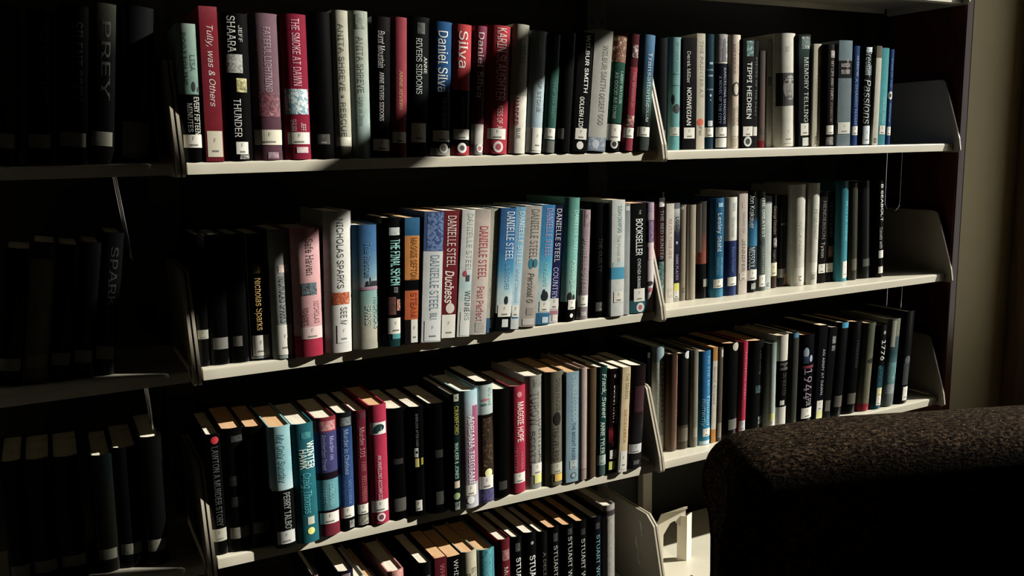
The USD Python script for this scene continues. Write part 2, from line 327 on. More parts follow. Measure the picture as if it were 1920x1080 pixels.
def build_book(key, row, geo, label, group):
    kind, spec, pages, look, short, extras = D[key]
    x, th, h, lean, d = geo
    z = ROWZ[row[0]]+tilt(row, x+th/2)
    hard = kind == 'h'
    sag = (0.17 if hard else 0.035)*th
    rng = random.Random(key)
    dep = rng.uniform(0.145, 0.158) if hard else rng.uniform(0.122, 0.135)
    dep = min(dep, 0.205-d)
    a = math.radians(lean)
    # a leaning book stands on the edge it leans towards
    px_ = x+th if lean >= 0 else x
    t = thing('hardcover_book' if hard else 'paperback_book', label, 'book', (px_, d, z+0.0003), roty=lean, group=group)
    ox = -th if lean >= 0 else 0.0           # left edge in local x
    cx = ox+th/2
    def arc(u): return sag*(2*u/th)**2       # u measured from the spine's centre line
    us = np.linspace(-th/2, th/2, 11)
    c = 0.0026 if hard else 0.0007
    if hard:                                  # joint groove behind the spine
        outer = [(cx+u, arc(u)) for u in us]+[(cx+th/2, sag+0.004), (cx+th/2-0.0007, sag+0.007), (cx+th/2, sag+0.010), (cx+th/2, dep)]
        outer = outer[:11]+outer[11:]
        left = [(cx-th/2, dep), (cx-th/2, sag+0.010), (cx-th/2+0.0007, sag+0.007), (cx-th/2, sag+0.004)]
    else:
        outer = [(cx+u, arc(u)) for u in us]+[(cx+th/2, dep)]; left = [(cx-th/2, dep)]
    inner = [(cx-th/2+c, dep), (cx-th/2+c, sag+c+0.001)]+[(cx+u*(1-2*c/th), arc(u)+c) for u in us]+[(cx+th/2-c, sag+c+0.001), (cx+th/2-c, dep)]
    poly = Polygon(outer+inner[::-1]+left).buffer(0)
    cover = along_z(poly, 0, h)
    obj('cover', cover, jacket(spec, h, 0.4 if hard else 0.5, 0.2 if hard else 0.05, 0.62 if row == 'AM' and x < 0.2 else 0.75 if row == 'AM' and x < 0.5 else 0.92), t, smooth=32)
    e = 0.0035 if hard else 0.0006
    blk = Polygon([(cx-th/2+c+2e-4, dep-e), (cx-th/2+c+2e-4, sag+c+0.0015)]+[(cx+u*(1-2*c/th), arc(u)+c+0.0006) for u in us[1:-1]]+[(cx+th/2-c-2e-4, sag+c+0.0015), (cx+th/2-c-2e-4, dep-e)]).buffer(0)
    obj('pages', along_z(blk, e, h-e), PAGES[pages], t)
    def put(v, f, lift):                      # (u across, w up) -> on the spine, facing out
        v = np.asarray(v, float); out = np.stack([cx+v[:, 0], arc(v[:, 0])-lift, v[:, 1]], 1)
        m = tm(out, f)
        if len(f) and np.cross(out[f[0][1]]-out[f[0][0]], out[f[0][2]]-out[f[0][0]])[1] > 0: m.faces = m.faces[:, ::-1]
        return m
    def rect(t0, t1, x0, x1, lift):
        us_ = np.linspace(x0*th, x1*th, 13); V = [(u, h*(1-q)) for q in (t0, t1) for u in us_]
        F = []
        for i in range(12): F += [[i, i+1, i+14], [i, i+14, i+13]]
        return put(V, np.array(F), lift)
    for ei, ex in enumerate(extras):
        lift = 0.00020+0.00004*ei
        if isinstance(ex, T):
            s, t0, t1, cc, hf, col, style = ex.a
            v, f, w = lettering(s, style)
            caps = hf*th; run = (t1-t0)*h
            q = np.stack([(v[:, 1]-0.5)*caps+cc*th, h*(1-t0)-v[:, 0]*run/w], 1)
            obj('lettering', put(q, f, lift+0.0001), ink(col), t)
        elif isinstance(ex, L):
            t0, t1, x0, x1, col, mark = ex.a
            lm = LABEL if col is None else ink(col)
            lp = str(obj('call_label', rect(t0, t1, x0, x1, lift+0.0001), lm, t).GetPath())
            if mark:
                v, f, w = lettering('F', 'n'); ch = min((t1-t0)*h*0.32, 0.006)
                q = np.stack([v[:, 0]*ch+(x0+x1)/2*th-w*ch/2, h*(1-t0-(t1-t0)*0.44)+v[:, 1]*ch], 1)
                m1 = put(q, f, lift+0.0002)
                tm_ = (t0+t1)/2+(t1-t0)*0.24
                m2 = rect(tm_, tm_+0.012, x0+(x1-x0)*0.28, x0+(x1-x0)*0.72, lift+0.0002)
                obj('label_print', cat_([m1, m2]), ink('77766e'), lp)
        elif isinstance(ex, P):
            t0, t1, x0, x1, col, nm = ex.a
            obj(nm, rect(t0, t1, x0, x1, lift), PIC(col, h) if ',' in col else ink(col), t)
        elif isinstance(ex, O):
            tc, xc, r, col, nm, ar = ex.a
            an = np.linspace(0, 2*math.pi, 22, endpoint=False)
            el = Polygon([(xc+r*math.cos(q), r*ar*math.sin(q)) for q in an]).intersection(sbox(-0.495, -9, 0.495, 9))
            v, F = strips(el, 0, 0.1)
            V = np.stack([v[:, 0]*th, h*(1-tc)+v[:, 1]*th], 1)
            obj(nm, put(V, F, lift), ink(col), t)
    return t
_pics = {}
def PIC(cols, h):                            # a small printed picture: blotches of a few colours
    if cols in _pics: return _pics[cols]
    cs = [lin(c_) for c_ in cols.split(',')]
    st = [(0.3+0.4*i/max(len(cs)-1, 1), c_) for i, c_ in enumerate(cs)]
    nd = {'tc': ('texture_coordinate', {}), 'n': ('noise_texture', {'scale': 130.0, 'detail': 3.0, 'roughness': 0.55, 'distortion': 0.6}), 'r': ('rgb_ramp', {'ramp': st}), 'p': ('principled_bsdf', {'roughness': 0.4, 'coat_weight': 0.2})}
    _pics[cols] = usdkit.material(stage, fresh('/World/Looks', 'printed_picture'), nd, [('tc.object', 'n.vector'), ('n.fac', 'r.fac'), ('r.color', 'p.base_color')], surface='p.BSDF')
    return _pics[cols]
ROWZ = {**SH, 'D': ZD}

# ------------------------------------------------------------------ where each book stands: (left edge x, thickness, height, lean in degrees, distance of its spine behind the shelf front)
GEO = {}
GEO['AM'] = {'lisa': (0.0062, 0.0324, 0.2068, 1.28, 0.0011), 'tully': (0.0399, 0.0267, 0.2335, 1.10, 0.0007), 'shaara': (0.0675, 0.0454, 0.2255, 1.38, 0.0013), 'mauve': (0.1152, 0.0466, 0.2277, 0.93, 0.0014), 'smoke': (0.1640, 0.0428, 0.2289, 0.72, 0.0002), 'blk1': (0.2076, 0.0396, 0.2345, 0.94, 0.0009), 'rescue': (0.2482, 0.0274, 0.2388, 0.84, 0.0017), 'shreve': (0.2768, 0.0320, 0.2393, 1.05, 0.0016), 'burnt': (0.3101, 0.0339, 0.2317, 2.57, 0.0013), 'annered': (0.3453, 0.0278, 0.2326, 2.41, 0.0015), 'siddons': (0.3743, 0.0415, 0.2343, 2.29, 0.0013), 'silvablue': (0.4171, 0.0392, 0.2285, 2.70, 0.0006), 'silvared': (0.4574, 0.0365, 0.2257, 2.66, 0.0006), 'daniel': (0.4946, 0.0243, 0.2249, 3.95, 0.0013), 'karin': (0.5217, 0.0491, 0.2263, 3.39, -0.0015), 'miles': (0.5717, 0.0338, 0.2306, 3.56, -0.0015), 'pale': (0.6065, 0.0347, 0.2205, 4.46, -0.0016), 'green': (0.6421, 0.0255, 0.2166, 5.01, -0.0020), 'blk2': (0.6700, 0.0339, 0.2203, 4.54, -0.0031), 'golden': (0.7053, 0.0333, 0.2216, 4.33, -0.0029), 'desert': (0.7394, 0.0410, 0.2274, 4.96, -0.0028), 'hunt': (0.7816, 0.0370, 0.2180, 4.78, -0.0027), 'maroon': (0.8203, 0.0274, 0.2234, 4.50, -0.0033), 'bluegrad': (0.8505, 0.0343, 0.2229, 3.91, -0.0066)}
GEO['AR'] = {'darkteal': (0.9312, 0.0360, 0.2252, 0.52, 0.0409), 'gun': (0.9682, 0.0328, 0.2278, 0.40, 0.0407), 'norweg': (1.0033, 0.0348, 0.2277, -0.02, 0.0403), 'creamdot': (1.0404, 0.0221, 0.2378, -0.44, 0.0405), 'navy': (1.0636, 0.0274, 0.2377, -0.57, 0.0415), 'tower': (1.0919, 0.0371, 0.2389, -0.57, 0.0408), 'heiress': (1.1300, 0.0336, 0.2390, -0.49, 0.0404), 'tippi': (1.1648, 0.0330, 0.2321, -0.63, 0.0381), 'thinblk': (1.1986, 0.0119, 0.2280, -0.40, 0.0412), 'brownred': (1.2128, 0.0286, 0.2087, -0.84, 0.0436), 'whitethin': (1.2449, 0.0140, 0.2326, -1.66, 0.0460), 'face': (1.2613, 0.0623, 0.2459, -2.11, 0.0298), 'greenblk': (1.3247, 0.0352, 0.2454, -2.17, 0.0282), 'creamthin': (1.3613, 0.0231, 0.2262, -1.02, 0.0242), 'brownblk': (1.3872, 0.0389, 0.2247, -1.59, 0.0143), 'slate': (1.4273, 0.0425, 0.2347, -1.17, 0.0119), 'bluea': (1.4706, 0.0299, 0.2244, -0.97, 0.0137), 'script': (1.5016, 0.0379, 0.2223, -1.07, 0.0103), 'cream2': (1.5403, 0.0178, 0.2263, 0.30, 0.0092), 'cyan': (1.5588, 0.0249, 0.2225, 0.26, 0.0097), 'ring': (1.5846, 0.0208, 0.2203, 0.20, 0.0103)}
GEO['BM'] = {'dim1': (0.0062, 0.0188, 0.2137, 1.91, 0.0157), 'dim2': (0.0273, 0.0293, 0.2123, 1.46, 0.0126), 'dim3': (0.0588, 0.0285, 0.2112, 1.02, 0.0105), 'nblack': (0.0892, 0.0326, 0.2102, 0.64, 0.0091), 'grey5': (0.1237, 0.0331, 0.2151, 0.89, -0.0010), 'safe': (0.1587, 0.0488, 0.2147, 0.53, -0.0116), 'seeme': (0.2086, 0.0470, 0.2401, 2.06, -0.0131), 'ship': (0.2570, 0.0511, 0.2145, 1.87, -0.0139), 'seven': (0.3093, 0.0366, 0.2246, 1.80, -0.0186), 'orange': (0.3465, 0.0275, 0.2229, 2.31, -0.0203), 'dsblue': (0.3759, 0.0370, 0.2310, 3.76, -0.0234), 'duchess': (0.4144, 0.0333, 0.2304, 3.65, -0.0126), 'winners': (0.4492, 0.0247, 0.2307, 4.69, -0.0134), 'past': (0.4753, 0.0326, 0.2298, 4.49, -0.0131), 'dscream': (0.5089, 0.0164, 0.2297, 5.00, -0.0080), 'under': (0.5282, 0.0309, 0.2293, 4.44, -0.0135), 'dslight': (0.5602, 0.0204, 0.2301, 5.29, -0.0048), 'personal': (0.5827, 0.0358, 0.2299, 4.91, -0.0028), 'dscyan': (0.6209, 0.0298, 0.2301, 4.48, 0.0001), 'country': (0.6517, 0.0221, 0.2278, 4.35, 0.0061), 'teal': (0.6786, 0.0350, 0.2407, 3.30, 0.0012), 'mauveg': (0.7172, 0.0265, 0.2161, 2.53, 0.0040), 'blk3': (0.7476, 0.0410, 0.2262, 1.64, 0.0031), 'whiteblue': (0.7920, 0.0306, 0.2326, 0.93, -0.0045), 'greythin': (0.8245, 0.0143, 0.2235, 0.61, -0.0010), 'seller': (0.8410, 0.0383, 0.2236, 0.19, -0.0006), 'lav': (0.8808, 0.0232, 0.2234, -0.04, 0.0011)}
GEO['BR'] = {'redblk': (0.9444, 0.0322, 0.2391, 0.03, 0.0574), 'white29': (0.9773, 0.0201, 0.2140, -0.01, 0.0579), 'yellow': (0.9985, 0.0154, 0.2146, -0.12, 0.0589), 'beige31': (1.0145, 0.0204, 0.2091, 0.01, 0.0598), 'beige32': (1.0363, 0.0238, 0.2082, -0.22, 0.0574), 'darkor': (1.0610, 0.0368, 0.2141, -0.29, 0.0578), 'stahl': (1.0990, 0.0365, 0.2202, -0.47, 0.0501), 'whnavy': (1.1367, 0.0394, 0.2200, -0.63, 0.0504), 'pinkcr': (1.1777, 0.0244, 0.2317, -0.90, 0.0517), 'missoula': (1.2034, 0.0375, 0.2292, -1.05, 0.0562), 'greygreen': (1.2426, 0.0266, 0.2277, -1.34, 0.0606), 'white39': (1.2703, 0.0190, 0.2169, -0.90, 0.0670), 'blk40': (1.2912, 0.0257, 0.2180, -1.23, 0.0724), 'grey41': (1.3181, 0.0334, 0.2146, -0.46, 0.0769), 'white42': (1.3550, 0.0451, 0.2391, -1.21, 0.0627), 'white43': (1.4017, 0.0338, 0.2407, 0.05, 0.0597), 'thin44': (1.4373, 0.0254, 0.2199, -0.24, 0.0639), 'thin45': (1.4657, 0.0255, 0.2188, -0.88, 0.0658), 'teal46': (1.4935, 0.0360, 0.2424, -1.33, 0.0524), 'olive47': (1.5340, 0.0297, 0.2366, -2.27, 0.0523), 'clear48': (1.5666, 0.0537, 0.2400, -2.85, 0.0542), 'seabolt': (1.6228, 0.0267, 0.2404, -3.30, 0.0455)}
GEO['CM'] = {'lawton': (0.0062, 0.0244, 0.2092, 0.11, 0.0097), 'blkc2': (0.0315, 0.0371, 0.2148, 0.04, 0.0076), 'blkc3': (0.0697, 0.0329, 0.2130, -0.10, 0.0053), 'ltblue': (0.1033, 0.0362, 0.2136, 0.10, -0.0177), 'winter': (0.1405, 0.0378, 0.2119, -0.00, -0.0179), 'purple': (0.1803, 0.0380, 0.2134, 0.70, -0.0081), 'navyc': (0.2194, 0.0281, 0.2148, 0.88, -0.0013), 'murder': (0.2487, 0.0266, 0.2138, 1.15, -0.0002), 'accord': (0.2771, 0.0337, 0.2207, 0.83, -0.0040), 'blkc10': (0.3123, 0.0397, 0.2084, 0.57, -0.0019), 'blkc11': (0.3526, 0.0326, 0.2071, 0.63, -0.0076), 'blkc12': (0.3858, 0.0394, 0.2098, 0.87, -0.0139), 'walker': (0.4258, 0.0187, 0.2238, 0.99, -0.0210), 'trig': (0.4460, 0.0369, 0.2267, 0.76, -0.0215), 'pict': (0.4846, 0.0355, 0.2375, 0.47, -0.0124), 'blkc16': (0.5210, 0.0368, 0.2149, 1.09, -0.0044), 'maggie': (0.5591, 0.0354, 0.2152, 0.91, -0.0015), 'turow': (0.5955, 0.0430, 0.2292, 0.85, 0.0025), 'spot': (0.6408, 0.0415, 0.2325, 0.44, -0.0032), 'ltblue20': (0.6835, 0.0287, 0.2279, 0.91, -0.0040), 'mauve21': (0.7133, 0.0193, 0.2327, 0.79, -0.0053), 'brown22': (0.7333, 0.0226, 0.2284, 0.83, -0.0043), 'frank': (0.7565, 0.0271, 0.2278, 0.90, -0.0026), 'blkyel': (0.7842, 0.0219, 0.2210, 2.05, -0.0031), 'creamor': (0.8070, 0.0201, 0.2221, 2.74, -0.0093), 'brown26': (0.8277, 0.0416, 0.2206, 3.38, -0.0073)}
GEO['CR'] = {'blkr27': (0.9235, 0.0153, 0.2386, -0.83, 0.0528), 'dots': (0.9397, 0.0298, 0.2387, -0.19, 0.0464), 'brown29': (0.9708, 0.0246, 0.2196, 0.42, 0.0356), 'clear30': (0.9966, 0.0335, 0.2175, 0.28, 0.0352), 'grey31': (1.0321, 0.0190, 0.2223, -0.10, 0.0324), 'blue32': (1.0520, 0.0364, 0.2157, -0.17, 0.0311), 'orange33': (1.0890, 0.0126, 0.2204, 0.58, 0.0333), 'brown34': (1.1028, 0.0178, 0.2170, 0.39, 0.0330), 'blk35': (1.1225, 0.0451, 0.2243, 0.04, 0.0296), 'crim36': (1.1684, 0.0202, 0.2221, 1.04, 0.0303), 'blk37': (1.1909, 0.0536, 0.2207, 0.60, 0.0283), 'wgreen': (1.2486, 0.0219, 0.2118, -0.34, 0.0189), 'wblack': (1.2713, 0.0391, 0.2256, 0.53, 0.0213), 'grey40': (1.3117, 0.0281, 0.2270, 0.37, 0.0195), 'n1944': (1.3407, 0.0574, 0.2172, 0.53, 0.0210), 'blk42': (1.3988, 0.0268, 0.2337, 2.21, 0.0230), 'blk43': (1.4264, 0.0242, 0.2256, 3.86, 0.0223), 'blk44': (1.4518, 0.0414, 0.2325, 3.71, 0.0201), 'blk45': (1.4964, 0.0487, 0.2290, 3.05, 0.0197), 'olive45': (1.5458, 0.0403, 0.2209, 3.32, 0.0152), 'n1776': (1.5871, 0.0342, 0.2127, 3.22, 0.0108), 'gteal': (1.6220, 0.0483, 0.2226, 3.75, 0.0102), 'blk48': (1.6720, 0.0445, 0.2374, 3.47, 0.0076)}
GEO['DM'] = {'da': (0.1634, 0.0132, 0.2443, 0.00, 0.0000), 'dnavy': (0.2106, 0.0289, 0.2375, 0.00, 0.0000), 'dwhite': (0.2403, 0.0207, 0.2200, 0.00, 0.0000), 'dtan': (0.2625, 0.0203, 0.2087, 0.00, 0.0000), 'dpink': (0.3033, 0.0318, 0.2141, 0.00, 0.0000), 'dblk': (0.3644, 0.0273, 0.2150, 0.00, 0.0000), 'dred': (0.3959, 0.0246, 0.2183, 0.00, 0.0000), 'dwhisper': (0.4222, 0.0283, 0.2145, 0.00, 0.0000), 'dcream': (0.4531, 0.0319, 0.2149, 0.00, 0.0000), 'dteal': (0.4865, 0.0371, 0.2104, 0.00, 0.0000), 'dmaroon': (0.5301, 0.0275, 0.2218, 0.00, 0.0000), 'dstu1': (0.5603, 0.0233, 0.2206, 0.00, 0.0000), 'dstu2': (0.5880, 0.0303, 0.2221, 0.00, 0.0000), 'dblk2': (0.6203, 0.0218, 0.2178, 0.00, 0.0000), 'dstu3': (0.6435, 0.0271, 0.2208, 0.00, 0.0000), 'dstu4': (0.6774, 0.0276, 0.2186, 0.00, 0.0000), 'dstu5': (0.7096, 0.0268, 0.2197, 0.00, 0.0000), 'dnavy2': (0.7454, 0.0265, 0.2199, 0.00, 0.0000), 'dgrey': (0.7767, 0.0298, 0.2385, 0.00, 0.0000)}
GEO['AL'] = {'la1': (-0.2641, 0.0462, 0.2267, 5.60, 0.0300), 'la2': (-0.2063, 0.0341, 0.2198, 5.60, 0.0300), 'la3': (-0.1660, 0.0404, 0.2292, 5.60, 0.0300), 'la4': (-0.1233, 0.0335, 0.2345, 5.60, 0.0300), 'la5': (-0.0808, 0.0444, 0.2335, 5.60, 0.0420)}
GEO['BL'] = {'lb1': (-0.2780, 0.0341, 0.2072, 8.70, 0.0400), 'lb2': (-0.2426, 0.0327, 0.2140, 8.70, 0.0400), 'lb3': (-0.2086, 0.0302, 0.2084, 8.70, 0.0400), 'lb4': (-0.1772, 0.0291, 0.2097, 8.70, 0.0400), 'lb5': (-0.1469, 0.0300, 0.2226, 8.70, 0.0400)}
GEO['CL'] = {'lc0': (-0.2894, 0.0310, 0.2102, 1.00, 0.0450), 'lc1': (-0.2574, 0.0370, 0.2069, 1.00, 0.0450), 'lc2': (-0.2195, 0.0398, 0.2036, 1.00, 0.0450), 'lc3': (-0.1656, 0.0310, 0.1966, 1.00, 0.0450), 'lc4': (-0.1337, 0.0374, 0.2032, 1.00, 0.0450), 'lc5': (-0.0937, 0.0332, 0.2174, 1.00, 0.0330)}

# ------------------------------------------------------------------ what is printed on each book: (key, binding, jacket colours from head to tail, paper, look, short name, print)
W1, W2, GY, DK, CR = 'e6e4dc', 'b8b6ae', '8a8a84', '1a1a1a', 'd8d2bc'
# upper row, centre bay
B('lisa', 'h', 'a3beb0~.35:8fb3a4~.5:7fa898/.506:0d0d0d', 'w', 'pale green and black hardback with two dark figures', 'green and black book',
  T('SCOTTOLINE', .06, .44, -.2, .2, '3c5850'), T('LISA', .22, .34, .14, .22, '3c5850'), O(.45, .12, .09, '101414', 'dark_figure', 2.6), O(.47, .34, .06, '101414', 'dark_figure', 2.2),
  T('EVERY FIFTEEN', .525, .80, .22, .24, 'c8c8c0'), T('MINUTES', .57, .78, -.1, .22, '9a9a94'), L(.80, .895))
B('tully', 'p', 'b0404e~.1:a02538~1:8c1f30', 'w', 'slim dark red paperback with white script', 'slim red paperback', T('Tully, was & Others', .12, .64, .05, .34, 'dcc8c4', 'i'), L(.80, .97, -.4, .45, 'd2cbb6'), O(.935, .1, .09, '151515', 'dark_mark'))
B('shaara', 'h', '0e0e0f', 'w', 'black hardback with small grey battle picture', 'black battle book', T('SHAARA', .02, .265, -.1, .26, 'd8d8d2'), T('JEFF', .08, .19, .2, .13, 'a8a8a2'), P(.275, .40, -.3, .24, 'c8c8c0,7a7c78,b8bab4,222222'), P(.435, .53, .0, .36, 'd6cf9a,8c8a5c,1c1c18'), T('THUNDER', .575, .84, .0, .24, 'c4c4c0'), L(.87, .955, -.1, .32), P(.955, .99, .02, .34, 'd0d0c8,222222,c0c0b8'))
B('mauve', 'h', '8d6a78~.5:87636f/.70:6d4756', 'w', 'mauve hardback with a wide cream label', 'mauve book', T('FATEFUL LIGHTNING', .09, .53, .06, .24, 'a893a0'), P(.535, .70, -.42, .42, '201418,8d5560,40222a,a87a80'), L(.79, .895, -.48, .48, 'cdc9b6'), P(.945, .99, -.08, .3, 'a99aa0,6d4756'))
B('smoke', 'h', 'a3123c', 'w', 'crimson hardback with icy blue winter picture', 'crimson winter book', T('THE SMOKE AT DAWN', .03, .49, .05, .3, 'd4a8b0'), P(.51, .685, -.44, .44, 'c6dde2,5d8796,e0ecec,2c4656'), T('SHAARA', .72, .805, -.18, .22, 'd0b0b4'), T('JEFF', .745, .80, .2, .2, 'd0b0b4'), L(.81, .893, -.4, .44), P(.913, .955, -.1, .36, 'd8d0cc,b898a0'))
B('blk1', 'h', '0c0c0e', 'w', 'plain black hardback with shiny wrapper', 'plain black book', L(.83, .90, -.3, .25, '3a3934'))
B('rescue', 'h', 'c4c2ae/.92:4a4a42', 'w', 'tall cream hardback with wide-spaced grey title', 'tall cream book', T('ANITA SHREVE • RESCUE', .09, .85, .02, .3, '6c6c60', 'n'), L(.855, .915, -.46, .46, 'dcdac8', False))
B('shreve', 'h', 'a9b3a4~.3:b4beb0~.75:a8c4bc~1:8a9890', 'w', 'tall pale grey-green hardback with dim grey title', 'grey-green book', T('ANITA SHREVE', .17, .55, .02, .3, '6a7068'), T('Light on Snow', .58, .78, .02, .2, '8c948c', 'si'), P(.02, .12, -.2, .3, '5a645a,98a294'))
B('burnt', 'h', '2e2a2a/.1:17151a', 'w', 'narrow black hardback with pale script title', 'narrow black book', T('Burnt Mountain', .1, .36, -.05, .34, 'c8c4c4', 'si'), T('ANNE RIVERS SIDDONS', .39, .74, -.03, .22, 'c2bebe'), L(.87, .955, -.44, .44))
B('annered', 'h', '9c3a46/.87:7c1c2a', 'w', 'dull red hardback with faint gilt name', 'dull red book', T('ANNE RIVERS', .38, .66, .05, .2, 'b89868'), L(.82, .90, -.44, .44))
B('siddons', 'h', '161a1a~.5:1a2524~1:0e1414', 'w', 'black-green hardback with wide-spaced pale name', 'black-green book', T('RIVERS SIDDONS', .15, .55, -.02, .26, 'c4c6c2'), T('ANNE', .28, .40, .28, .16, 'b4b6b2'), P(.04, .12, -.1, .25, '4a4c4a,1a1e1e'), L(.76, .90, -.34, .3))
B('silvablue', 'h', '1d5a92~.25:1a5288/.52:0e1014/.945:a8a69e', 'w', 'royal blue hardback with large white name', 'royal blue book', T('Daniel Silva', .07, .52, .02, .46, 'e2dfd6'), T('THE FALLEN ANGEL', .56, .80, .1, .2, '6a6a68'), L(.81, .895, -.4, .42), O(.945, .1, .22, 'c8c6be', 'round_emblem'), O(.945, .1, .14, '6a6860', 'round_emblem'))
B('silvared', 'h', 'cf3a40/.50:0e0d0d/.93:c03440', 'w', 'bright red over black hardback, white name', 'red and black book', T('Silva', .05, .33, .02, .46, 'e8e2da'), T('MOSCOW RULES', .55, .78, .0, .2, '585654'), L(.80, .88, -.42, .42), O(.945, .02, .25, 'e4e2da'), O(.945, .02, .13, '4a4a48', 'round_emblem'))
B('daniel', 'h', '98405a~.2:7c2c44~.45:5c1c30/.76:d6d2c8/.92:a09c96', 'w', 'wine red hardback with white lower end', 'wine red book', T('Daniel Silva', .05, .55, .0, .44, 'd8ccc8'), O(.95, .2, .3, 'd8d6d0'), O(.95, .2, .17, 'a86a70', 'round_emblem'))
B('karin', 'h', 'b42838~.4:9c1a2c~1:b02c3e', 'w', 'strong crimson hardback with vertical silver lettering', 'strong crimson book', T('KARIN SLAUGHTER', .02, .58, .05, .4, 'dcc8c0', 'n'), T('KISS OF A', .62, .80, .05, .24, 'd8c0b8', 'n'), L(.80, .885, -.4, .34), O(.945, .02, .21, 'dccfc8'), O(.945, .02, .12, '9c4450', 'round_emblem'))
B('miles', 'h', 'b5b4a2/.55:d9d6c8', 'w', 'cream hardback with a red vertical title', 'cream red-titled book', T('MILES', .16, .3, .1, .34, '6a6a5c'), T('HARDER', .56, .78, -.2, .3, 'b4343e'), T('BLUE', .8, .88, .0, .2, '8c8a80'))
B('pale', 'h', '8a9a9c~.4:a9bcc2~.75:a3bbc6/.79:d8d8d2', 'w', 'pale blue hardback with white lower end', 'pale blue book', T('CIRCLE OF STONE', .2, .66, .1, .22, '6c7c84'), L(.79, .98, -.2, .44))
B('green', 'h', '1c3832~.4:2f5a50/.9:6a6c66', 'w', 'dark green hardback with bright white label', 'dark green book', T('THE ISLAND', .4, .7, .05, .22, '4c7a6e'), L(.79, .885, -.44, .44))
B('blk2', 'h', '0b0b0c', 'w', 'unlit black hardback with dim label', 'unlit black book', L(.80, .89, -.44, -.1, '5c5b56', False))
B('golden', 'p', '0d0d0f', 'w', 'black hardback with bold white two-line lettering', 'black white-lettered book', T('WILBUR SMITH', .02, .50, .14, .26, 'd8d8d4', 'b'), T('GOLDEN LION', .535, .815, -.06, .28, 'e2e2de', 'b'), L(.80, .895, -.38, .38), O(.945, -.03, .23, 'dedcd4'))
B('desert', 'p', '9a9a92~.3:b4b4ac/.885:7c8a98', 'c', 'thick grey-white paperback with grey title', 'grey-white book', T('WILBUR SMITH', .12, .50, .12, .28, '74746c'), T('DESERT GOD', .52, .78, .1, .28, '74746c'), P(.885, .99, -.46, .42, 'a4b0bc,6a7888,c4ccd2'), O(.94, -.08, .2, 'b8c2ca'))
B('hunt', 'h', '6a4630/.225:1e4a3e/.755:0e100f', 'c', 'dark green hardback with brown picture at top', 'green pictorial book', P(.01, .225, -.46, .46, 'b8a878,503420,7a3a28,d0c8a0'), T('LARRY WATSON', .30, .58, .2, .2, '8ca89c'), T('AS GOOD AS GONE', .31, .72, -.14, .18, 'a8b8ac'), L(.765, .91, -.46, .46), O(.94, .0, .24, 'c8c8c0'), O(.94, .0, .14, '141414', 'dark_emblem'))
B('maroon', 'h', '4c1620/.28:92303e~.6:8c2c3c', 'w', 'maroon hardback with two little pictures', 'maroon book', P(.09, .2, -.2, .36, 'd8d0c8,5c2c30,2a1416'), T('The Woman in', .32, .62, .06, .24, 'b86a70', 'si'), P(.695, .79, -.42, .42, 'd8c0b4,a86a60,141010,d0b0a8'), L(.80, .89, -.44, .44))
B('bluegrad', 'h', '4a7a9c~.3:2e5878~.5:4a7068~.72:1c2624/.8:3a4240', 'w', 'blue fading to grey hardback', 'faded blue book', T('Transatlantic', .15, .62, .12, .3, 'a8bcc8', 's'), T('COLUM', .60, .75, .12, .2, 'a8b4b0'), L(.795, .88, -.44, .44))
# upper row, right bay
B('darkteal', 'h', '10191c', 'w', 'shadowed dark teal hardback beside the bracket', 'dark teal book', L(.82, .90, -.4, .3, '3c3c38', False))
B('gun', 'h', '6f9d9e~.5:68a09e~1:5aa2a6', 'w', 'light teal hardback with black pistol shape', 'teal pistol book', T('MATTHEW DUNN', .04, .3, .1, .2, '4c7476'), O(.55, -.22, .12, '0e1414', 'black_pistol', 2.6), O(.63, .08, .26, '0e1414', 'black_pistol', 1.15), P(.32, .325, -.4, .4, '3c6466', 'printed_line'), P(.42, .425, -.4, .4, '3c6466', 'printed_line'), L(.795, .875, -.4, .34, 'b8bab4'))
B('norweg', 'p', '111112', 'w', 'black hardback with bold white title below the name', 'black bold-titled book', T('Derek Miller', .12, .4, -.1, .26, 'c0c0bc', 's'), T('NORWEGIAN', .44, .78, -.05, .32, 'd4d4d0', 'b'), L(.80, .9, -.4, .42))
B('creamdot', 'p', 'c9c2ae', 'w', 'cream spine with an orange-red dot', 'cream dotted book', T('THE PAINTER AT', .06, .55, .1, .34, '9c9684'), O(.763, -.05, .36, 'cc5a40'), T('Fic', .8, .88, .0, .3, '6a665a'))
B('navy', 'h', '12303f', 'w', 'navy hardback with small pale marks', 'navy book', P(.24, .26, -.1, .3, '7a929c'), P(.30, .315, -.35, .35, '3c5c6c', 'printed_line'), P(.35, .365, -.2, .3, '6a828c'), P(.47, .485, -.35, .35, '3c5c6c', 'printed_line'), O(.53, .05, .1, 'a8b4b8'), O(.57, .05, .05, 'a8b4b8'), P(.75, .80, -.2, .32, 'b0b4b4'), L(.81, .895, -.46, .44))
B('tower', 'h', '8c8c88/.24:d0ccc0/.252:10182e', 'w', 'navy hardback with grey tower picture on top', 'navy tower book', P(.005, .235, -.3, .44, 'b0aca4,77757c,cac6bc'), O(.09, .12, .16, '3c3c44', 'tower', 2.2), P(.12, .24, -.06, .3, '3c3c44', 'tower'), T('BARCELONA SHADOWS', .29, .78, .2, .2, '7c86a4'), T('A NOVEL OF THE CITY', .36, .78, -.16, .16, '8c94a8'), L(.81, .895, -.4, .46), L(.905, .99, -.4, .46, 'c4c4be', False))
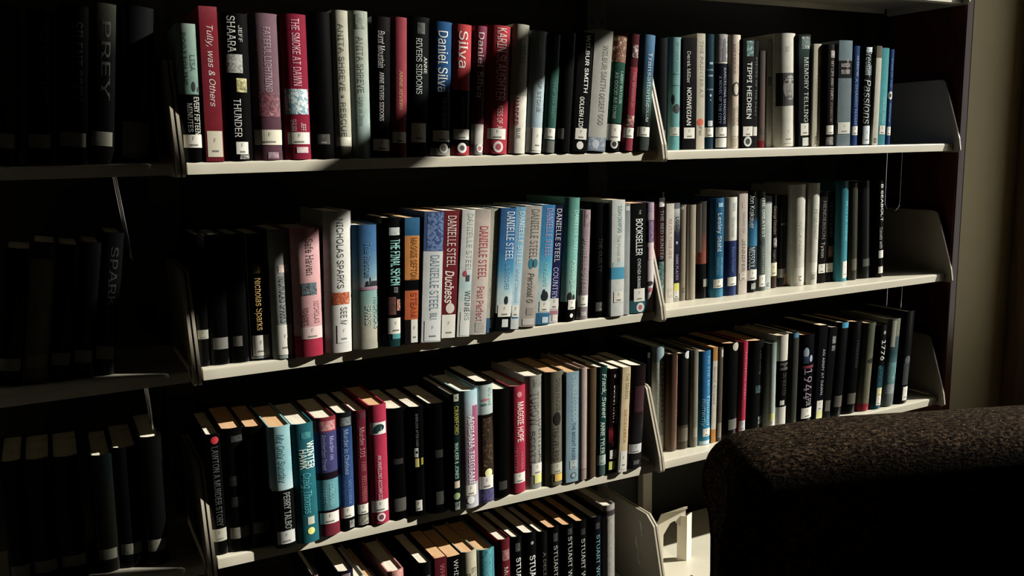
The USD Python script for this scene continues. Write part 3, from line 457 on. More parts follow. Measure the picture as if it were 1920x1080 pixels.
B('heiress', 'h', 'd2c6b4~.5:cfc0ac', 'w', 'pinkish cream hardback with black oval ring', 'oval ring book', T('AMERICAN', .06, .36, .26, .22, 'c49c94'), T('HEIRESS', .08, .34, -.1, .22, 'c49c94'), O(.475, .05, .33, '16120e', 'black_oval', 1.35), O(.475, .05, .19, 'c8bcaa', 'oval_gap', 1.9), T('JEFFREY', .62, .80, .24, .2, '8c8474'), T('TOOBIN', .64, .80, -.1, .2, '8c8474'), P(.80, .89, -.3, .34, 'c8c2b4'), P(.91, .98, -.3, .34, 'a8a292'))
B('tippi', 'p', '0e1110', 'w', 'black paperback with white capitals and teal portrait', 'black capitals book', P(.02, .16, -.2, .4, '9cc4bc,3a6a64,101414'), T('TIPPI', .21, .40, .06, .4, 'c4c8c4', 'b'), T('HEDREN', .43, .73, .06, .4, 'c4c8c4', 'b'), L(.80, .89, -.42, .42), O(.94, .0, .34, 'c0c4c0'), O(.94, .0, .2, '2a2c2c', 'round_emblem'))
B('thinblk', 'p', '25272a', 'w', 'very thin charcoal paperback with label', 'thin charcoal book', T('PIECES OF THE PAST', .15, .7, .0, .4, '6c6e70'), L(.80, .885, -.46, .46, None, False))
B('brownred', 'h', '4a4440~.6:5c4c46/.93:6c141c', 'w', 'short grey-brown hardback with dark red foot', 'short brown book', P(.80, .86, -.1, .35, '241c1a'))
B('whitethin', 'p', 'd4d4c8', 'w', 'thin white paperback with a green mark', 'thin white book', P(.34, .42, -.3, .4, '3c6a5c,88a498'), T('JOHN LEWIS', .5, .85, .0, .4, 'b0b0a6'))
B('face', 'h', 'cbcabd', 'w', 'thick white hardback with portrait photograph band', 'white portrait book', P(.345, .635, -.46, .49, '16181a', 'portrait_ground'), O(.475, .12, .34, '8c8c86', 'portrait_face', 1.25), O(.425, -.06, .1, '1a1a1a', 'portrait_eye', .55), O(.425, .26, .1, '1a1a1a', 'portrait_eye', .55), O(.395, -.05, .12, '4a4a48', 'portrait_brow', .25), O(.395, .26, .12, '4a4a48', 'portrait_brow', .25), O(.47, .1, .07, '6a6a66', 'portrait_nose', 1.9), O(.505, .1, .1, '5c5c58', 'portrait_nose', .4), O(.555, .08, .15, '3c3836', 'portrait_mouth', .32), T('THE LIFE', .11, .16, .0, .14, 'a8a79a'), L(.805, .97, -.26, .3, 'c0bfb4'))
B('greenblk', 'p', '16201e~.14:28403c~.3:18201e', 'w', 'green-black paperback with jagged white title', 'green-black book', P(.02, .13, -.3, .4, '7a9c98,2c4844,c0ccc8'), T('MEMORY TELLING', .2, .78, .1, .36, 'b4bcb8', 's'), L(.79, .9, -.36, .42), P(.92, .995, -.2, .4, 'c4c6c0'))
B('creamthin', 'p', 'c0bba6', 'c', 'slim cream paperback with red fleck', 'slim cream book', P(.22, .29, .2, .48, '9c4434'), T('PHILOSOPHY', .3, .72, .1, .3, '8c8874'), T('BM', .9, .98, .0, .3, '4a4840'))
B('brownblk', 'h', '221d1a', 'w', 'blackish brown hardback with pale top stamp', 'blackish brown book', P(.06, .13, -.05, .4, 'a8a4a0,5c5854'), T('MY LIFE AND TIMES', .16, .54, .1, .24, '8c867e'), T('JOHNSON', .56, .76, .05, .2, '5c5248'), L(.795, .885, -.3, .42), P(.91, .99, -.3, .4, '8c8a88,3c3a3a'))
B('slate', 'p', '6b8088/.19:15191c/.355:67787e', 'w', 'slate grey book with a black title band', 'slate grey book', T('PRINT BOOK', .17, .30, .14, .16, 'a89c98'), P(.215, .25, -.34, .34, '8c8484,15191c', 'title_line'), P(.275, .315, -.34, .34, '9c9492,15191c', 'title_line'), L(.775, .885, -.46, .46, 'c2c4b8'))
B('bluea', 'h', '16386a~.6:183c74', 'w', 'deep blue hardback with thin pale lettering', 'deep blue book', T('DR KRISTIN', .1, .3, .1, .26, '8ca0bc'), T('A SHARED NAME', .32, .8, .0, .24, '6c84ac'), L(.805, .895, -.3, .44))
B('script', 'h', '182226', 'w', 'black hardback with scrawled pale script', 'scrawled script book', P(.0, .05, -.2, .46, 'b0c4c8'), P(.18, .28, -.3, .4, '7c9498,22343a,5c767c'), T('Greener', .02, .30, .02, .5, 'a8b4b4', 'si'), T('Passions', .32, .78, .0, .6, 'b8c0bc', 'si'), L(.80, .99, -.3, .4, 'c4ced2'))
B('cream2', 'p', '6a6458/.12:c6c4b4', 'w', 'very slim cream paperback with grey head', 'very slim cream book', T('B', .93, .98, .0, .5, '5c5a50', 'n'))
B('cyan', 'p', '3a98a0~.5:4aa8b0/.81:358c9c', 'w', 'bright turquoise slim book', 'turquoise book', T('SEA OF SUNS', .5, .78, .05, .3, '8cd0d4'), L(.80, .89, -.35, .44))
B('ring', 'h', '10386c', 'w', 'dark blue end book with white ring', 'dark blue ring book', T('BORN OF THE', .1, .4, .0, .3, '4c74a4'), O(.48, .02, .38, 'd4d4d0', 'white_ring', 1.2), O(.48, .02, .2, '141c2c', 'ring_centre', 1.1), T('Waterhouse', .56, .76, .05, .26, '6c90bc'), L(.81, .9, -.3, .46))
# middle row, centre bay
B('dim1', 'h', '121110', 'w', 'unlit dark hardback with dim label', 'unlit dark book', L(.72, .79, -.44, .44, '8c8b80'))
B('dim2', 'h', '0c0c0d', 'w', 'black shadowed hardback', 'black shadowed book', L(.79, .88, -.4, .4, '6a6964', False))
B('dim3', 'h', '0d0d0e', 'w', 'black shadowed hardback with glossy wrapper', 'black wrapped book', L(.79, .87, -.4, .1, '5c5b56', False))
B('nblack', 'h', '0c0c0e', 'w', 'black hardback with gold name and silver border', 'black gold-lettered book', P(.02, .985, -.49, -.455, '8c949c', 'silver_border'), P(.02, .985, .455, .49, '8c949c', 'silver_border'), P(.97, .985, -.46, .46, '8c949c', 'silver_border'), P(.24, .31, -.2, .26, '6c5a34,1c1810'), T('Nicholas Sparks', .345, .76, .02, .34, 'c8a468', 's'), L(.80, .965, -.4, .42))
B('grey5', 'h', '6c6e6a~.15:9a9c98/.28:8c918e~.7:98a09c', 'w', 'narrow grey hardback, dark lettering', 'narrow grey book', P(.27, .33, -.1, .4, 'a05c54,e0d0c8,4a3434'), T('NICHOLAS SPARKS', .36, .72, .12, .4, '4c5250', 's'), L(.735, .97, -.3, .48), O(.89, .2, .2, '2a2a2a'), O(.89, .2, .1, 'c8c8c0'))
B('safe', 'h', 'c67a80~.12:d5a4a6~.6:cc9698/.83:a81c3c', 'w', 'rose pink hardback with crimson foot', 'rose pink book', T('Safe Haven', .08, .36, .1, .26, '5c4848', 's'), P(.42, .515, -.22, .3, '14181c,6a7c80,20282c,a8b4b4'), T('NICHOLAS', .565, .74, .26, .18, '84585c'), T('SPARKS', .61, .75, -.12, .18, '84585c'), L(.765, .86, -.3, .44, 'd2bcb8'))
B('seeme', 'h', 'b8b8b0~.08:cfcfc8~1:d2d2cc', 'w', 'tallest white hardback with autumn leaf picture', 'tall white book', T('NICHOLAS SPARKS', .055, .54, .06, .24, '4c504e', 'n'), P(.57, .655, -.3, .4, 'c87c4c,8c3a24,d89c74'), T('SEE ME', .675, .83, .16, .24, '5c605e', 'n'), L(.80, .93, -.1, .4, 'c8c8c4'))
B('ship', 'h', '2c5c8c~.2:3a6e9c~.4:6c94a8~.5:a8b0b0~.52:7ca8a4~.7:90a8a0~.85:b4b09c~1:a8a898', 'w', 'blue sea hardback with dark boat at sunset', 'blue boat book', P(.475, .492, -.1, .47, '141c24', 'boat_hull'), P(.42, .475, .06, .1, '141c24', 'boat_mast'), P(.43, .475, .42, .46, '141c24', 'boat_mast'), P(.45, .476, .12, .34, '141c24', 'boat_cabin'), O(.462, -.02, .05, '141c24', 'boat_prow', 1.2), P(.497, .52, -.3, .47, '9c7484', 'sunset_band'), T('The Rescue', .14, .42, .02, .2, '5c84a4'), T('NICHOLAS', .58, .84, .3, .18, '5c8480'), T('SPARKS', .64, .80, .02, .2, 'c4cabc'))
B('seven', 'h', '0e0f11/.9:153a3c', 'w', 'black hardback with blocky turquoise capitals', 'turquoise capitals book', P(.075, .135, -.2, .44, '8c9490,bcc4c0'), T('THE FINAL SEVEN', .165, .52, .12, .52, '86bcb6', 'b'), T('MYSTERY', .535, .58, .1, .2, '8c9490'), P(.61, .75, -.3, .1, '6c4840,4a3030'), P(.63, .72, .16, .46, 'c88c78', 'lettered_band'), T('ERICA', .63, .72, .32, .22, '402420', 'b'), L(.775, .90, -.3, .46), P(.88, .94, -.1, .46, '4c8c90'))
B('orange', 'p', '2c6c98~.13:1c5880/.14:cc8438/.485:101014/.57:c4602c/.8:2a2624', 't', 'blue, orange and black paperback', 'blue orange book', T('MAGGIE SEFTON', .155, .48, .1, .4, '7c4c1c', 'b'), T('STEAM', .585, .78, .1, .4, '9c3c18', 'b'), L(.80, .985, -.1, .36))
B('dsblue', 'p', '3a5486/.30:c9cdcc~.7:d0d4d2', 't', 'white paperback with blue pictured top third', 'blue-topped white book', P(.01, .295, -.34, .47, '3a5486,283c68,6c84ac,2c4474'), T('DANIELLE STEEL', .33, .755, .1, .44, '8094a0', 's'), T('BLUE', .775, .86, .1, .34, '8094a0', 's'), L(.83, .99, -.36, .46, 'd0d3d2'))
B('duchess', 'p', '701c24~.7:641820/.82:1a1416', 'w', 'oxblood paperback with white name and italic title', 'oxblood book', T('DANIELLE STEEL', .04, .435, .08, .5, 'd8d0c8', 's'), T('Duchess', .465, .72, .02, .5, 'd8ccc4', 'sib'), O(.76, .1, .26, 'c8c0b8', 'white_figure', 1.1), L(.81, .995, -.36, .44), P(.89, .935, -.15, .3, '1c1a1a'))
B('winners', 'p', 'c8cac4~.45:ccd0cc~.6:aecccc~.75:d6d8d2', 'w', 'white paperback with small red diver', 'white diver book', T('DANIELLE STEEL', .03, .48, .18, .44, 'a8aca4', 's'), O(.5, -.1, .16, 'a04450', 'red_figure', 1.4), P(.51, .56, .0, .3, '3c3c48'), T('WINNERS', .63, .87, .22, .4, '5c6c70', 's'), P(.8, .99, -.3, .46, 'd0d2cc'))
B('past', 'p', 'a49c94~.1:c4b4a8~.5:ccbfb4/.80:bcb8b0', 'w', 'beige paperback with rose red lettering', 'beige rose-lettered book', T('DANIELLE STEEL', .135, .55, .1, .5, 'b04c54', 's'), T('Past Perfect', .61, .89, .06, .42, 'b46a6c', 's'), P(.9, .98, -.2, .36, 'b0aca4,98948c'))
B('dscream', 'p', 'a8ab9c~.3:b8b9a8/.88:3c6484', 'w', 'sage cream paperback with blue foot', 'sage cream book', T('DANIELLE STEEL', .05, .5, .2, .46, '74786c', 's'), T('Pegasus', .56, .8, .1, .3, '9a9c8c', 'si'), P(.89, .96, .0, .4, '8cb0c4'))
B('under', 'p', '245a90~.35:2a6ea8~.5:3c90b8~.65:a8ccd4~.75:c8d8d8/.85:10141a', 'c', 'blue to white paperback with tiny walker', 'blue walker book', T('DANIELLE STEEL', .03, .42, .16, .52, 'e0e4e4', 's'), T('UNDERCOVER', .44, .66, .1, .3, '6ca8cc', 's'), O(.745, .1, .13, '141a20', 'walker', 2.0), L(.78, .88, -.42, .46), P(.9, .965, -.12, .3, 'c8ccc8'))
B('dslight', 'p', '6ca4c4~.4:84bcd4~.7:b4d0dc/.92:c8d0d0', 'c', 'sky blue paperback with white lettering', 'sky blue book', T('DANIELLE STEEL', .04, .47, .15, .5, 'd8e4e8', 's'), T('Moral Compass', .5, .78, .1, .36, 'b4d4e0', 'si'), L(.80, .9, -.3, .44), P(.88, .91, -.2, .4, '245a84'))
B('personal', 'p', 'a9a39a~.5:b4aea4~1:a49a90', 'w', 'stone grey paperback with turquoise butterfly', 'butterfly book', T('DANIELLE STEEL', .03, .43, .12, .46, '6c6862', 's'), O(.475, .0, .15, '2c7484', 'butterfly_wing', 1.9), O(.47, .28, .14, '2c6c80', 'butterfly_wing', 1.7), O(.475, .14, .05, '1c2c30', 'butterfly_body', 4.0), T('Personal G', .55, .80, .08, .36, '6c6862', 'si'), P(.84, .9, -.1, .3, '8c8680'), P(.93, .985, -.3, .4, 'b8b4ac'))
B('dscyan', 'p', '2878b0~.4:2c90c0~.55:60b8cc~.68:bcd4d4/.90:2a6c94', 'w', 'cyan blue paperback with pink name and silhouettes', 'cyan pink-named book', T('DANIELLE STEEL', .03, .43, .12, .46, 'b898bc', 's'), T('The Award', .48, .68, .06, .3, '8cd4dc', 'si'), O(.76, .05, .26, '10181c', 'silhouette', 1.2), O(.735, -.02, .12, '10181c', 'silhouette', 2.2), O(.745, .16, .1, '10181c', 'silhouette', 2.0), L(.80, .89, -.3, .44), P(.935, .985, -.05, .4, 'b8c8cc'))
B('country', 'p', '18183a~.5:1c1c48~.78:2c2858/.83:cfc8c8', 'w', 'midnight navy paperback with white capitals', 'midnight navy book', T('DANIELLE STEEL', .03, .48, .06, .5, 'd4d4d8', 's'), T('COUNTRY', .525, .80, .02, .5, 'b4b8d8', 's'), L(.79, .88, -.4, .46), P(.895, .93, -.4, .46, 'a4707c'), L(.93, .985, -.1, .44, None, False))
B('teal', 'h', '4c8478~.45:68aca0~.8:8cb4a8/.84:121614/.9:101010', 'w', 'sea green hardback with dark figures near the foot', 'sea green book', T('DANIELLE STEEL', .1, .45, .26, .28, '9cc8bc', 's'), T('Prodigal', .5, .76, .2, .28, 'a8ccc0', 'si'), O(.80, .0, .14, '101414', 'dark_figure', 1.9), O(.81, .28, .1, '101414', 'dark_figure', 1.9), L(.825, .905, -.1, .46), O(.955, .16, .12, 'd4d4d0', 'white_heart'))
B('mauveg', 'h', '98888c~.2:8c7c82~1:8c8084', 'w', 'mauve grey hardback with worn top', 'mauve grey book', P(.0, .15, -.1, .46, 'a8989c,6c5a60,b4a8a8'), T('DANIELLE STEEL', .25, .75, .06, .4, 'a09494', 's'), L(.78, .885, -.44, .46), P(.93, .97, -.2, .3, 'a8a4a4'))
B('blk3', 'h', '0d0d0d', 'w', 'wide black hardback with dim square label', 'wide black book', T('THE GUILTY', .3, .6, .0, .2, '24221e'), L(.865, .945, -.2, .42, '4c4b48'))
B('whiteblue', 'p', 'cfd4d0/.575:d0d4d2/.578:3c98bc/.68:d0d4d0', 'c', 'white paperback with a sky blue stripe', 'white blue-striped book', T('SUSAN CRAWFORD', .05, .28, .1, .3, '5c9490', 'n'), T('The Pocket Wife', .3, .56, .06, .24, 'b0b8b4', 's'), P(.53, .575, -.4, .46, 'b4c8c8'), L(.785, .88, -.3, .46))
B('greythin', 'p', '7c8484~.3:98a0a0~1:a4aaa8', 'w', 'thin silver grey paperback', 'thin silver book', P(.02, .06, -.3, .4, 'b8bcbc'))
B('seller', 'p', '101214/.88:2a5a60', 't', 'black paperback with bold white vertical title', 'black bookshop novel', T('THE', .06, .1, .1, .14, 'b0b4b4', 'n'), T('BOOKSELLER', .14, .47, .06, .42, 'd4d6d4', 'b'), T('CYNTHIA SWANSON', .50, .82, .06, .2, 'b4b6b4', 'b'), L(.775, .895, -.26, .46), O(.95, .16, .26, 'c0c8c8'), O(.95, .16, .13, 'a85c5c', 'round_emblem'))
B('lav', 'h', '8c7888/.05:9c8c98/.16:54405a/.36:8c7080/.365:c8bcc0~.6:c4bcc0', 'w', 'lavender hardback with dark berry picture low down', 'lavender book', P(.0, .08, -.3, .4, '7c6c84,a898a8'), P(.17, .36, -.2, .4, '40304c,7c6884,5c4864'), P(.4, .52, -.2, .4, 'c09ca4,cdbfc2'), O(.74, .0, .34, '2a1c20', 'dark_berry', .6), O(.80, .05, .3, 'a8606c', 'red_berry', .6))
# middle row, right bay
B('redblk', 'h', '141214~.55:3c1416~.6:141a1c', 'w', 'tall black and red hardback behind the bracket', 'black and red book', P(.05, .13, -.1, .46, 'c4c4c4,8c8c8c'), P(.1, .58, -.49, -.3, '6c2420,3c1414'), T('THE RED HUNTER', .16, .6, .14, .3, '6c7474', 's'), P(.62, .98, -.1, .46, '4c7478,1c3438,7c9c9c'))
B('white29', 'p', 'cfcabc', 'w', 'chalk white paperback with pale red lettering', 'chalk white book', T('RIVER THIEVES', .15, .55, .05, .36, 'c8a49c', 's'), P(.86, .95, -.2, .36, 'a8a498,ccc8ba'))
B('yellow', 'p', '6c7078/.06:c4c6c4~.3:2c2840~.5:201c34/.82:a8a8a0', 'w', 'dark violet paperback with yellow label', 'yellow-labelled book', T('LOGAN', .14, .32, .06, .5, '2c2c38', 'b'), O(.4, .0, .2, '9c98ac', 'pale_spot', 1.2), T('DARK PLACES', .52, .78, .06, .4, 'a8a4b8', 's'), L(.81, .89, -.44, .44, 'd0cc68', False), L(.89, .96, -.44, .44))
B('beige31', 'h', '7c7466~.5:857c6c', 'w', 'dull beige hardback with torn paper top', 'dull beige book', O(.03, -.2, .2, 'c8c4b8', 'torn_paper', .9), T('M', .86, .92, .1, .3, '4a4438'))
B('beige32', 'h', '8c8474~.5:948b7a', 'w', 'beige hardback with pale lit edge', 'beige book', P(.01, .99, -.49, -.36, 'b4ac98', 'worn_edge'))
B('darkor', 'h', '3a3834~.3:46423c~.55:8c4c3c/.64:1a2224/.8:14120f', 'w', 'dark hardback with a red glow mid-spine', 'red glow book', P(.02, .6, -.42, -.16, '8c847c~.5:8c6454'.split('~')[0], 'worn_edge'), P(.52, .61, -.4, -.1, 'a04c3c,6c3428'), L(.80, .88, .0, .46, '84837a'))
B('stahl', 'h', '165276~.5:175a7e/.92:2a7490', 'w', 'peacock blue hardback with white serif name', 'peacock blue book', T('Lesley Stahl', .15, .54, .04, .32, 'c8d4d8', 's'), T('BECOMING', .60, .78, .26, .2, '5c98b4', 's'), T('GRANDMA', .59, .77, -.08, .2, '5c98b4', 's'), P(.05, .09, -.1, .3, '7ca4b8'), L(.815, .905, -.36, .42))
B('whnavy', 'h', 'cdcfc6/.438:1b2c5c~1:1c3464', 'w', 'half white, half navy hardback', 'white and navy book', T('Doris', .06, .14, .14, .26, '98a098', 's'), T('The Last Lesson', .2, .40, .06, .2, 'a8aca0', 'si'), T('Kearns Goodwin', .5, .76, .06, .2, '5c6c98', 's'), L(.81, .9, -.3, .38))
B('pinkcr', 'p', 'c4b9ae~.4:c8beb2', 'w', 'pale blush paperback with fine red lettering', 'pale blush book', P(.1, .16, -.2, .3, 'b89c94,c4b9ae'), T('Chasing the', .2, .4, .1, .34, 'b8a49c', 'si'), T('JENNIFER', .46, .78, .04, .34, '8c7c74', 's'), L(.79, .86, -.4, .4, 'ccc4ba'))
B('missoula', 'h', '0f1216~.25:10202c~.35:1c5c80~.52:2a7498/.54:1c3040/.8:0c0e10', 'w', 'black hardback with glowing blue landscape band', 'blue landscape book', T('Jon Krakauer', .03, .36, -.06, .34, 'd4d8d8', 'n'), T('MISSOULA', .55, .79, -.04, .44, 'd8dcda', 'n'), L(.775, .88, -.36, .46), P(.91, .97, -.1, .34, 'a8aaa8,2c2c2c'))
B('greygreen', 'h', '4a5450~.2:586460~.5:4c5854', 'w', 'grey-green hardback with pale stencilled title', 'stencilled book', T('THE GREATEST', .05, .46, .12, .4, 'b0b8b0', 'b'), O(.5, .08, .26, '2c3432', 'dark_seal', 1.1), T('SEBASTIAN', .56, .82, .1, .34, '7c8880', 's'), L(.84, .96, -.3, .46))
B('white39', 'p', '74807c/.08:bfcac4', 'w', 'thin minty white paperback', 'minty white book', T('M', .93, .97, .0, .4, '5c645c'))
B('blk40', 'h', '151311/.78:3a2c26', 'w', 'black hardback with cream label and brown foot', 'black cream-labelled book', T('George Dimples', .12, .42, .06, .34, '7c7060', 's'), P(.46, .56, -.1, .4, 'a8a49c,3c3830'), T('TEMPLE', .58, .72, .0, .3, '6c6860'), L(.725, .87, -.44, .46, 'd4ccb0'))
B('grey41', 'h', '2a2825', 'w', 'dark charcoal hardback with an orange foot patch', 'dark charcoal book', P(.3, .32, -.2, .3, '5c564c', 'printed_line'), L(.80, .9, -.4, .3, '5c5a54'), P(.86, .99, .22, .49, '9c6a34'))
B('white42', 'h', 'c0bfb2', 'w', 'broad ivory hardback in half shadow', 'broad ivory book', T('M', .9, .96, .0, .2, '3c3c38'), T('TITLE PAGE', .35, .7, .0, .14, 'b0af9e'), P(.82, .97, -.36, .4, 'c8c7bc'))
B('white43', 'h', 'bfbeb2', 'w', 'ivory hardback with black foot mark', 'ivory book', T('PETER BRANT', .25, .55, .06, .24, '9c9b90'), P(.9, .95, -.2, .2, '4a4a46,a8a79c'), P(.78, .88, -.4, .4, 'c8c7bc'))
B('thin44', 'p', '171412', 'w', 'slim black paperback with white lower lettering', 'slim black book', T('HENDERSON', .1, .52, .1, .4, '6c645c', 's'), T('Tyson', .55, .72, .05, .4, 'b4b0a8', 's'), L(.79, .89, -.44, .44))
B('thin45', 'p', '141313', 'w', 'slim black paperback with rusty lower patch', 'rusty-patched book', T('WESTERN', .1, .5, .1, .36, '5c5854', 's'), P(.6, .72, -.2, .4, '8c5c40,3c2c24'), L(.79, .89, -.44, .44))
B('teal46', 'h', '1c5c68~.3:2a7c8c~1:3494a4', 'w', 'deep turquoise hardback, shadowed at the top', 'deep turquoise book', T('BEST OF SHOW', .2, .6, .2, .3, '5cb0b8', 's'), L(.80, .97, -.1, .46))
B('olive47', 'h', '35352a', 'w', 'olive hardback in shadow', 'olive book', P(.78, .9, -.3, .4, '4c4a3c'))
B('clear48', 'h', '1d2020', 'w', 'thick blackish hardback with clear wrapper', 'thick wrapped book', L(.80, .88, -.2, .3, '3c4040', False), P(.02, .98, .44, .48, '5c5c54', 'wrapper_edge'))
B('seabolt', 'h', '0b0b0c', 'w', 'black end hardback with thin white capitals', 'black end book', T('B SEABOLT', .04, .42, .1, .34, 'd0d0cc', 'b'), T('Travels with', .48, .70, .0, .36, 'b8b8b4', 'si'), L(.72, .8, -.3, .4, None, False), L(.89, .96, -.3, .3, None, False))
# third row, centre bay
B('lawton', 'h', '0d0d0e', 'w', 'black hardback with a red mark and faded title', 'black red-marked book', O(.05, .1, .26, 'a82c34', 'red_mark', 1.0), T('LAWTON A MURDER STORY', .1, .76, .06, .4, '4c4c4a', 's'), L(.78, .885, -.46, .46, '9c9b8e'))
B('blkc2', 'h', '0e0e0f', 't', 'black hardback with tan pages and dim panels', 'black tan-paged book', P(.06, .11, -.1, .4, '3c3c3a,1a1a1a'), P(.38, .46, -.3, .4, '2a2a28,161616'), P(.55, .63, -.3, .4, '2a2a28,161616'), L(.80, .89, -.4, .44, '7c7b70'))
B('blkc3', 'h', '0d0d0d', 't', 'black hardback with tan pages beside the light blue one', 'second tan-paged book', L(.79, .88, -.4, .44, '5c5b54'))
B('ltblue', 'h', '86b2b8~.35:7cb0b8~.5:a8c4c8/.52:121414', 't', 'light blue over black hardback with looping ink title', 'light blue book', T('My Only Sunday', .06, .46, .0, .28, '4c7c84', 'si'), T('PERRY TALBOT', .54, .87, .12, .3, '7c807c', 'sb'), L(.86, .965, -.4, .42, 'b8bab6'))
B('winter', 'h', '155a66~.4:146470~1:13606a', 'w', 'deep teal hardback with block white and script lettering', 'deep teal book', P(.07, .125, -.1, .36, '4c8c90,155a66'), T('WINTER', .155, .375, .3, .32, 'd0dcd4', 'b'), T('HAWK', .21, .375, -.06, .32, 'd0dcd4', 'b'), T('Craig Thomas', .41, .75, .06, .36, '58acb4', 'si'), P(.78, .845, -.02, .3, 'b4b8a8'), O(.9, .12, .17, 'dcdc84', 'yellow_sticker'))
B('purple', 'h', '7c2430/.11:8c2c38/.12:3c3c6c/.46:2a1c28/.52:54949c/.78:22181c/.80:742030', 'w', 'dark red hardback with violet and cyan panels', 'violet and cyan book', P(.03, .11, -.3, .44, 'cca0a0,8c4448'), T('Murder on', .16, .36, .24, .2, '9c98c4', 's'), T('Amsterdam Street', .14, .44, -.14, .2, '9c98c4', 's'), T('CONCORD', .55, .75, .16, .22, '84b8c0'), T('JAMES', .57, .72, -.2, .22, '84b8c0'), L(.80, .895, -.42, .46))
B('navyc', 'h', '20282c/.12:203c68~.5:28487c/.80:141618', 'w', 'dark blue hardback with pale name down the middle', 'dark blue book', P(.04, .11, -.3, .44, '7c8484,484c4c'), T('Murder in Chelsea', .14, .52, .06, .3, '8ca4cc', 's'), T('VICTORIA', .57, .78, .2, .2, '6484b0'), T('THOMPSON', .57, .79, -.18, .2, '48689c'), L(.80, .895, -.4, .46), P(.92, .985, .1, .44, 'a8a8a4,2a2a2a'))
B('murder', 'h', '5c1426~.5:6c182c/.80:161214', 'w', 'slim maroon hardback, gilt lettering', 'slim maroon book', P(.02, .07, -.1, .4, '4c1c24'), T('Murder 101', .14, .40, .06, .34, 'b47c7c', 's'), T('FAYE', .44, .52, .1, .3, 'a05c5c'), T('KELLERMAN', .56, .78, .12, .32, 'a05c5c', 's'), L(.805, .89, -.36, .44), P(.9, .985, -.36, .46, 'b4b4a0,5c5c50,c4c4b4'))
B('accord', 'h', 'a81c40', 't', 'vivid crimson hardback with square picture and ring', 'vivid crimson book', P(.145, .245, -.44, .44, 'ccd0cc', 'picture_ground'), O(.19, .05, .28, '1c3434', 'printed_bird', .7), O(.21, -.12, .14, '1c3434', 'printed_bird', 1.2), T('AN UNWILLING ACCOMPLICE', .42, .80, .0, .2, 'd4a8b0', 'b'), L(.80, .9, -.46, .46), O(.945, .02, .24, 'd8ccc8'), O(.945, .02, .14, '6c4450', 'round_emblem'))
B('blkc10', 'h', '0b0b0c', 'w', 'broad black hardback with faint square emblem', 'broad black book', P(.45, .5, -.3, .2, '262625'), L(.81, .93, -.3, .34, '4c4b46', False))
B('blkc11', 'h', '0c0c0e', 'w', 'black hardback with white and yellow tags', 'tagged black book', T('SHERLOCK AFTER DARK', .06, .36, -.1, .14, '7c7c7a', 'n'), P(.37, .455, -.3, -.05, 'd4d4d0'), O(.41, -.14, .07, '141414', 'dark_mark'), P(.465, .545, -.25, -.02, 'd8cc7c'), P(.465, .53, .1, .24, '8c7c34'), L(.85, .95, -.3, .1))
B('blkc12', 'h', '0a0a0b', 'w', 'broad black hardback sticking out past the shelf', 'protruding black book', P(.42, .49, -.2, .2, '222221'), L(.80, .92, -.2, .3, '383734', False))
B('walker', 'h', '10241c~.3:14302a~1:10201c', 'w', 'bottle green hardback with yellow and white lettering', 'bottle green book', P(.0, .06, -.2, .4, 'b4b4a4,3c4c40'), T('CRAWFORD', .1, .34, .1, .46, 'a89c44', 's'), T('WALKER & JONES', .41, .72, .06, .4, '8ca89c', 'b'), P(.74, .80, -.2, .4, 'b4a898'), O(.87, .05, .4, '84946c', 'round_sticker', .9), P(.92, .99, -.2, .4, '8c948c,202824'))
B('trig', 'h', '9cc4cc~.15:a8b8c4~.3:a08c9c~.6:98748c~1:b4b8bc', 'w', 'pale blue and rose hardback with white capitals', 'blue and rose book', P(.13, .78, .16, .48, '8c4864', 'rose_band'), T('ADRIANA TRIGIANI', .21, .79, .08, .32, 'dce0e0', 's'), T('Rococo', .4, .75, -.25, .16, '7c8c9c', 's'), L(.80, .89, -.3, .34), O(.93, .0, .2, 'dcdedc'))
B('pict', 'h', '16140f/.03:a8b8b4/.27:1c1712~.5:34281c/.82:1c1814/.89:4c4870', 'w', 'dark hardback with mint panel and violet foot', 'mint-panelled book', T('RITA MAE', .06, .2, .26, .16, '5c7c74', 'n'), O(.15, .0, .24, 'b87474', 'red_script', .25), O(.19, -.1, .2, '4c7468', 'green_script', .3), P(.3, .7, -.2, .4, '3c2c1c,1c140e,6c5438'), O(.755, .14, .24, 'dcd8a4', 'cream_sticker'), L(.78, .885, -.4, .44), P(.9, .985, -.3, .4, '5c5884,2c2848'))
B('blkc16', 'h', '0b0b0b', 'w', 'black hardback under white pages', 'black white-paged book', L(.85, .93, -.2, .3, '302f2c', False))
B('maggie', 'h', 'a41e3c', 'w', 'carmine hardback with white block lettering', 'carmine book', O(.08, .06, .16, 'c8848c', 'small_emblem'), T('MAGGIE HOPE', .15, .52, .14, .4, 'd4c4bc', 'b'), T('ON A STORY', .57, .8, -.16, .22, 'b46c78', 's'), T('SUSAN', .62, .78, .24, .16, 'b46c78'), L(.81, .905, -.3, .46))
B('turow', 'h', '8c8c84~.4:98988f', 'w', 'wide stone grey hardback with two stickers', 'stone grey book', P(.03, .1, -.1, .36, '6c6c64,8c8c84'), T('TUROW', .14, .44, .0, .36, '787068', 's'), T('IDENTICAL', .38, .78, .3, .24, '5c5c56', 's'), T('SCOTT', .48, .78, -.1, .2, '74746c', 's'), L(.775, .88, -.2, .4), L(.875, .955, -.06, .34, 'd4d488', False))
B('spot', 'h', '5c5a4c~.4:646254~1:6a685a', 't', 'khaki hardback with a black oval spot', 'khaki spotted book', T('CHRIS PAVONE', .06, .34, .14, .24, '3c3a30', 's'), O(.41, .06, .2, '100f0c', 'black_spot', 1.7), T('TRAVELERS', .48, .78, .0, .26, '46443a', 's'), L(.80, .895, -.3, .42, 'b0ae9c'), L(.9, .965, -.1, .36, 'ccac5c', False))
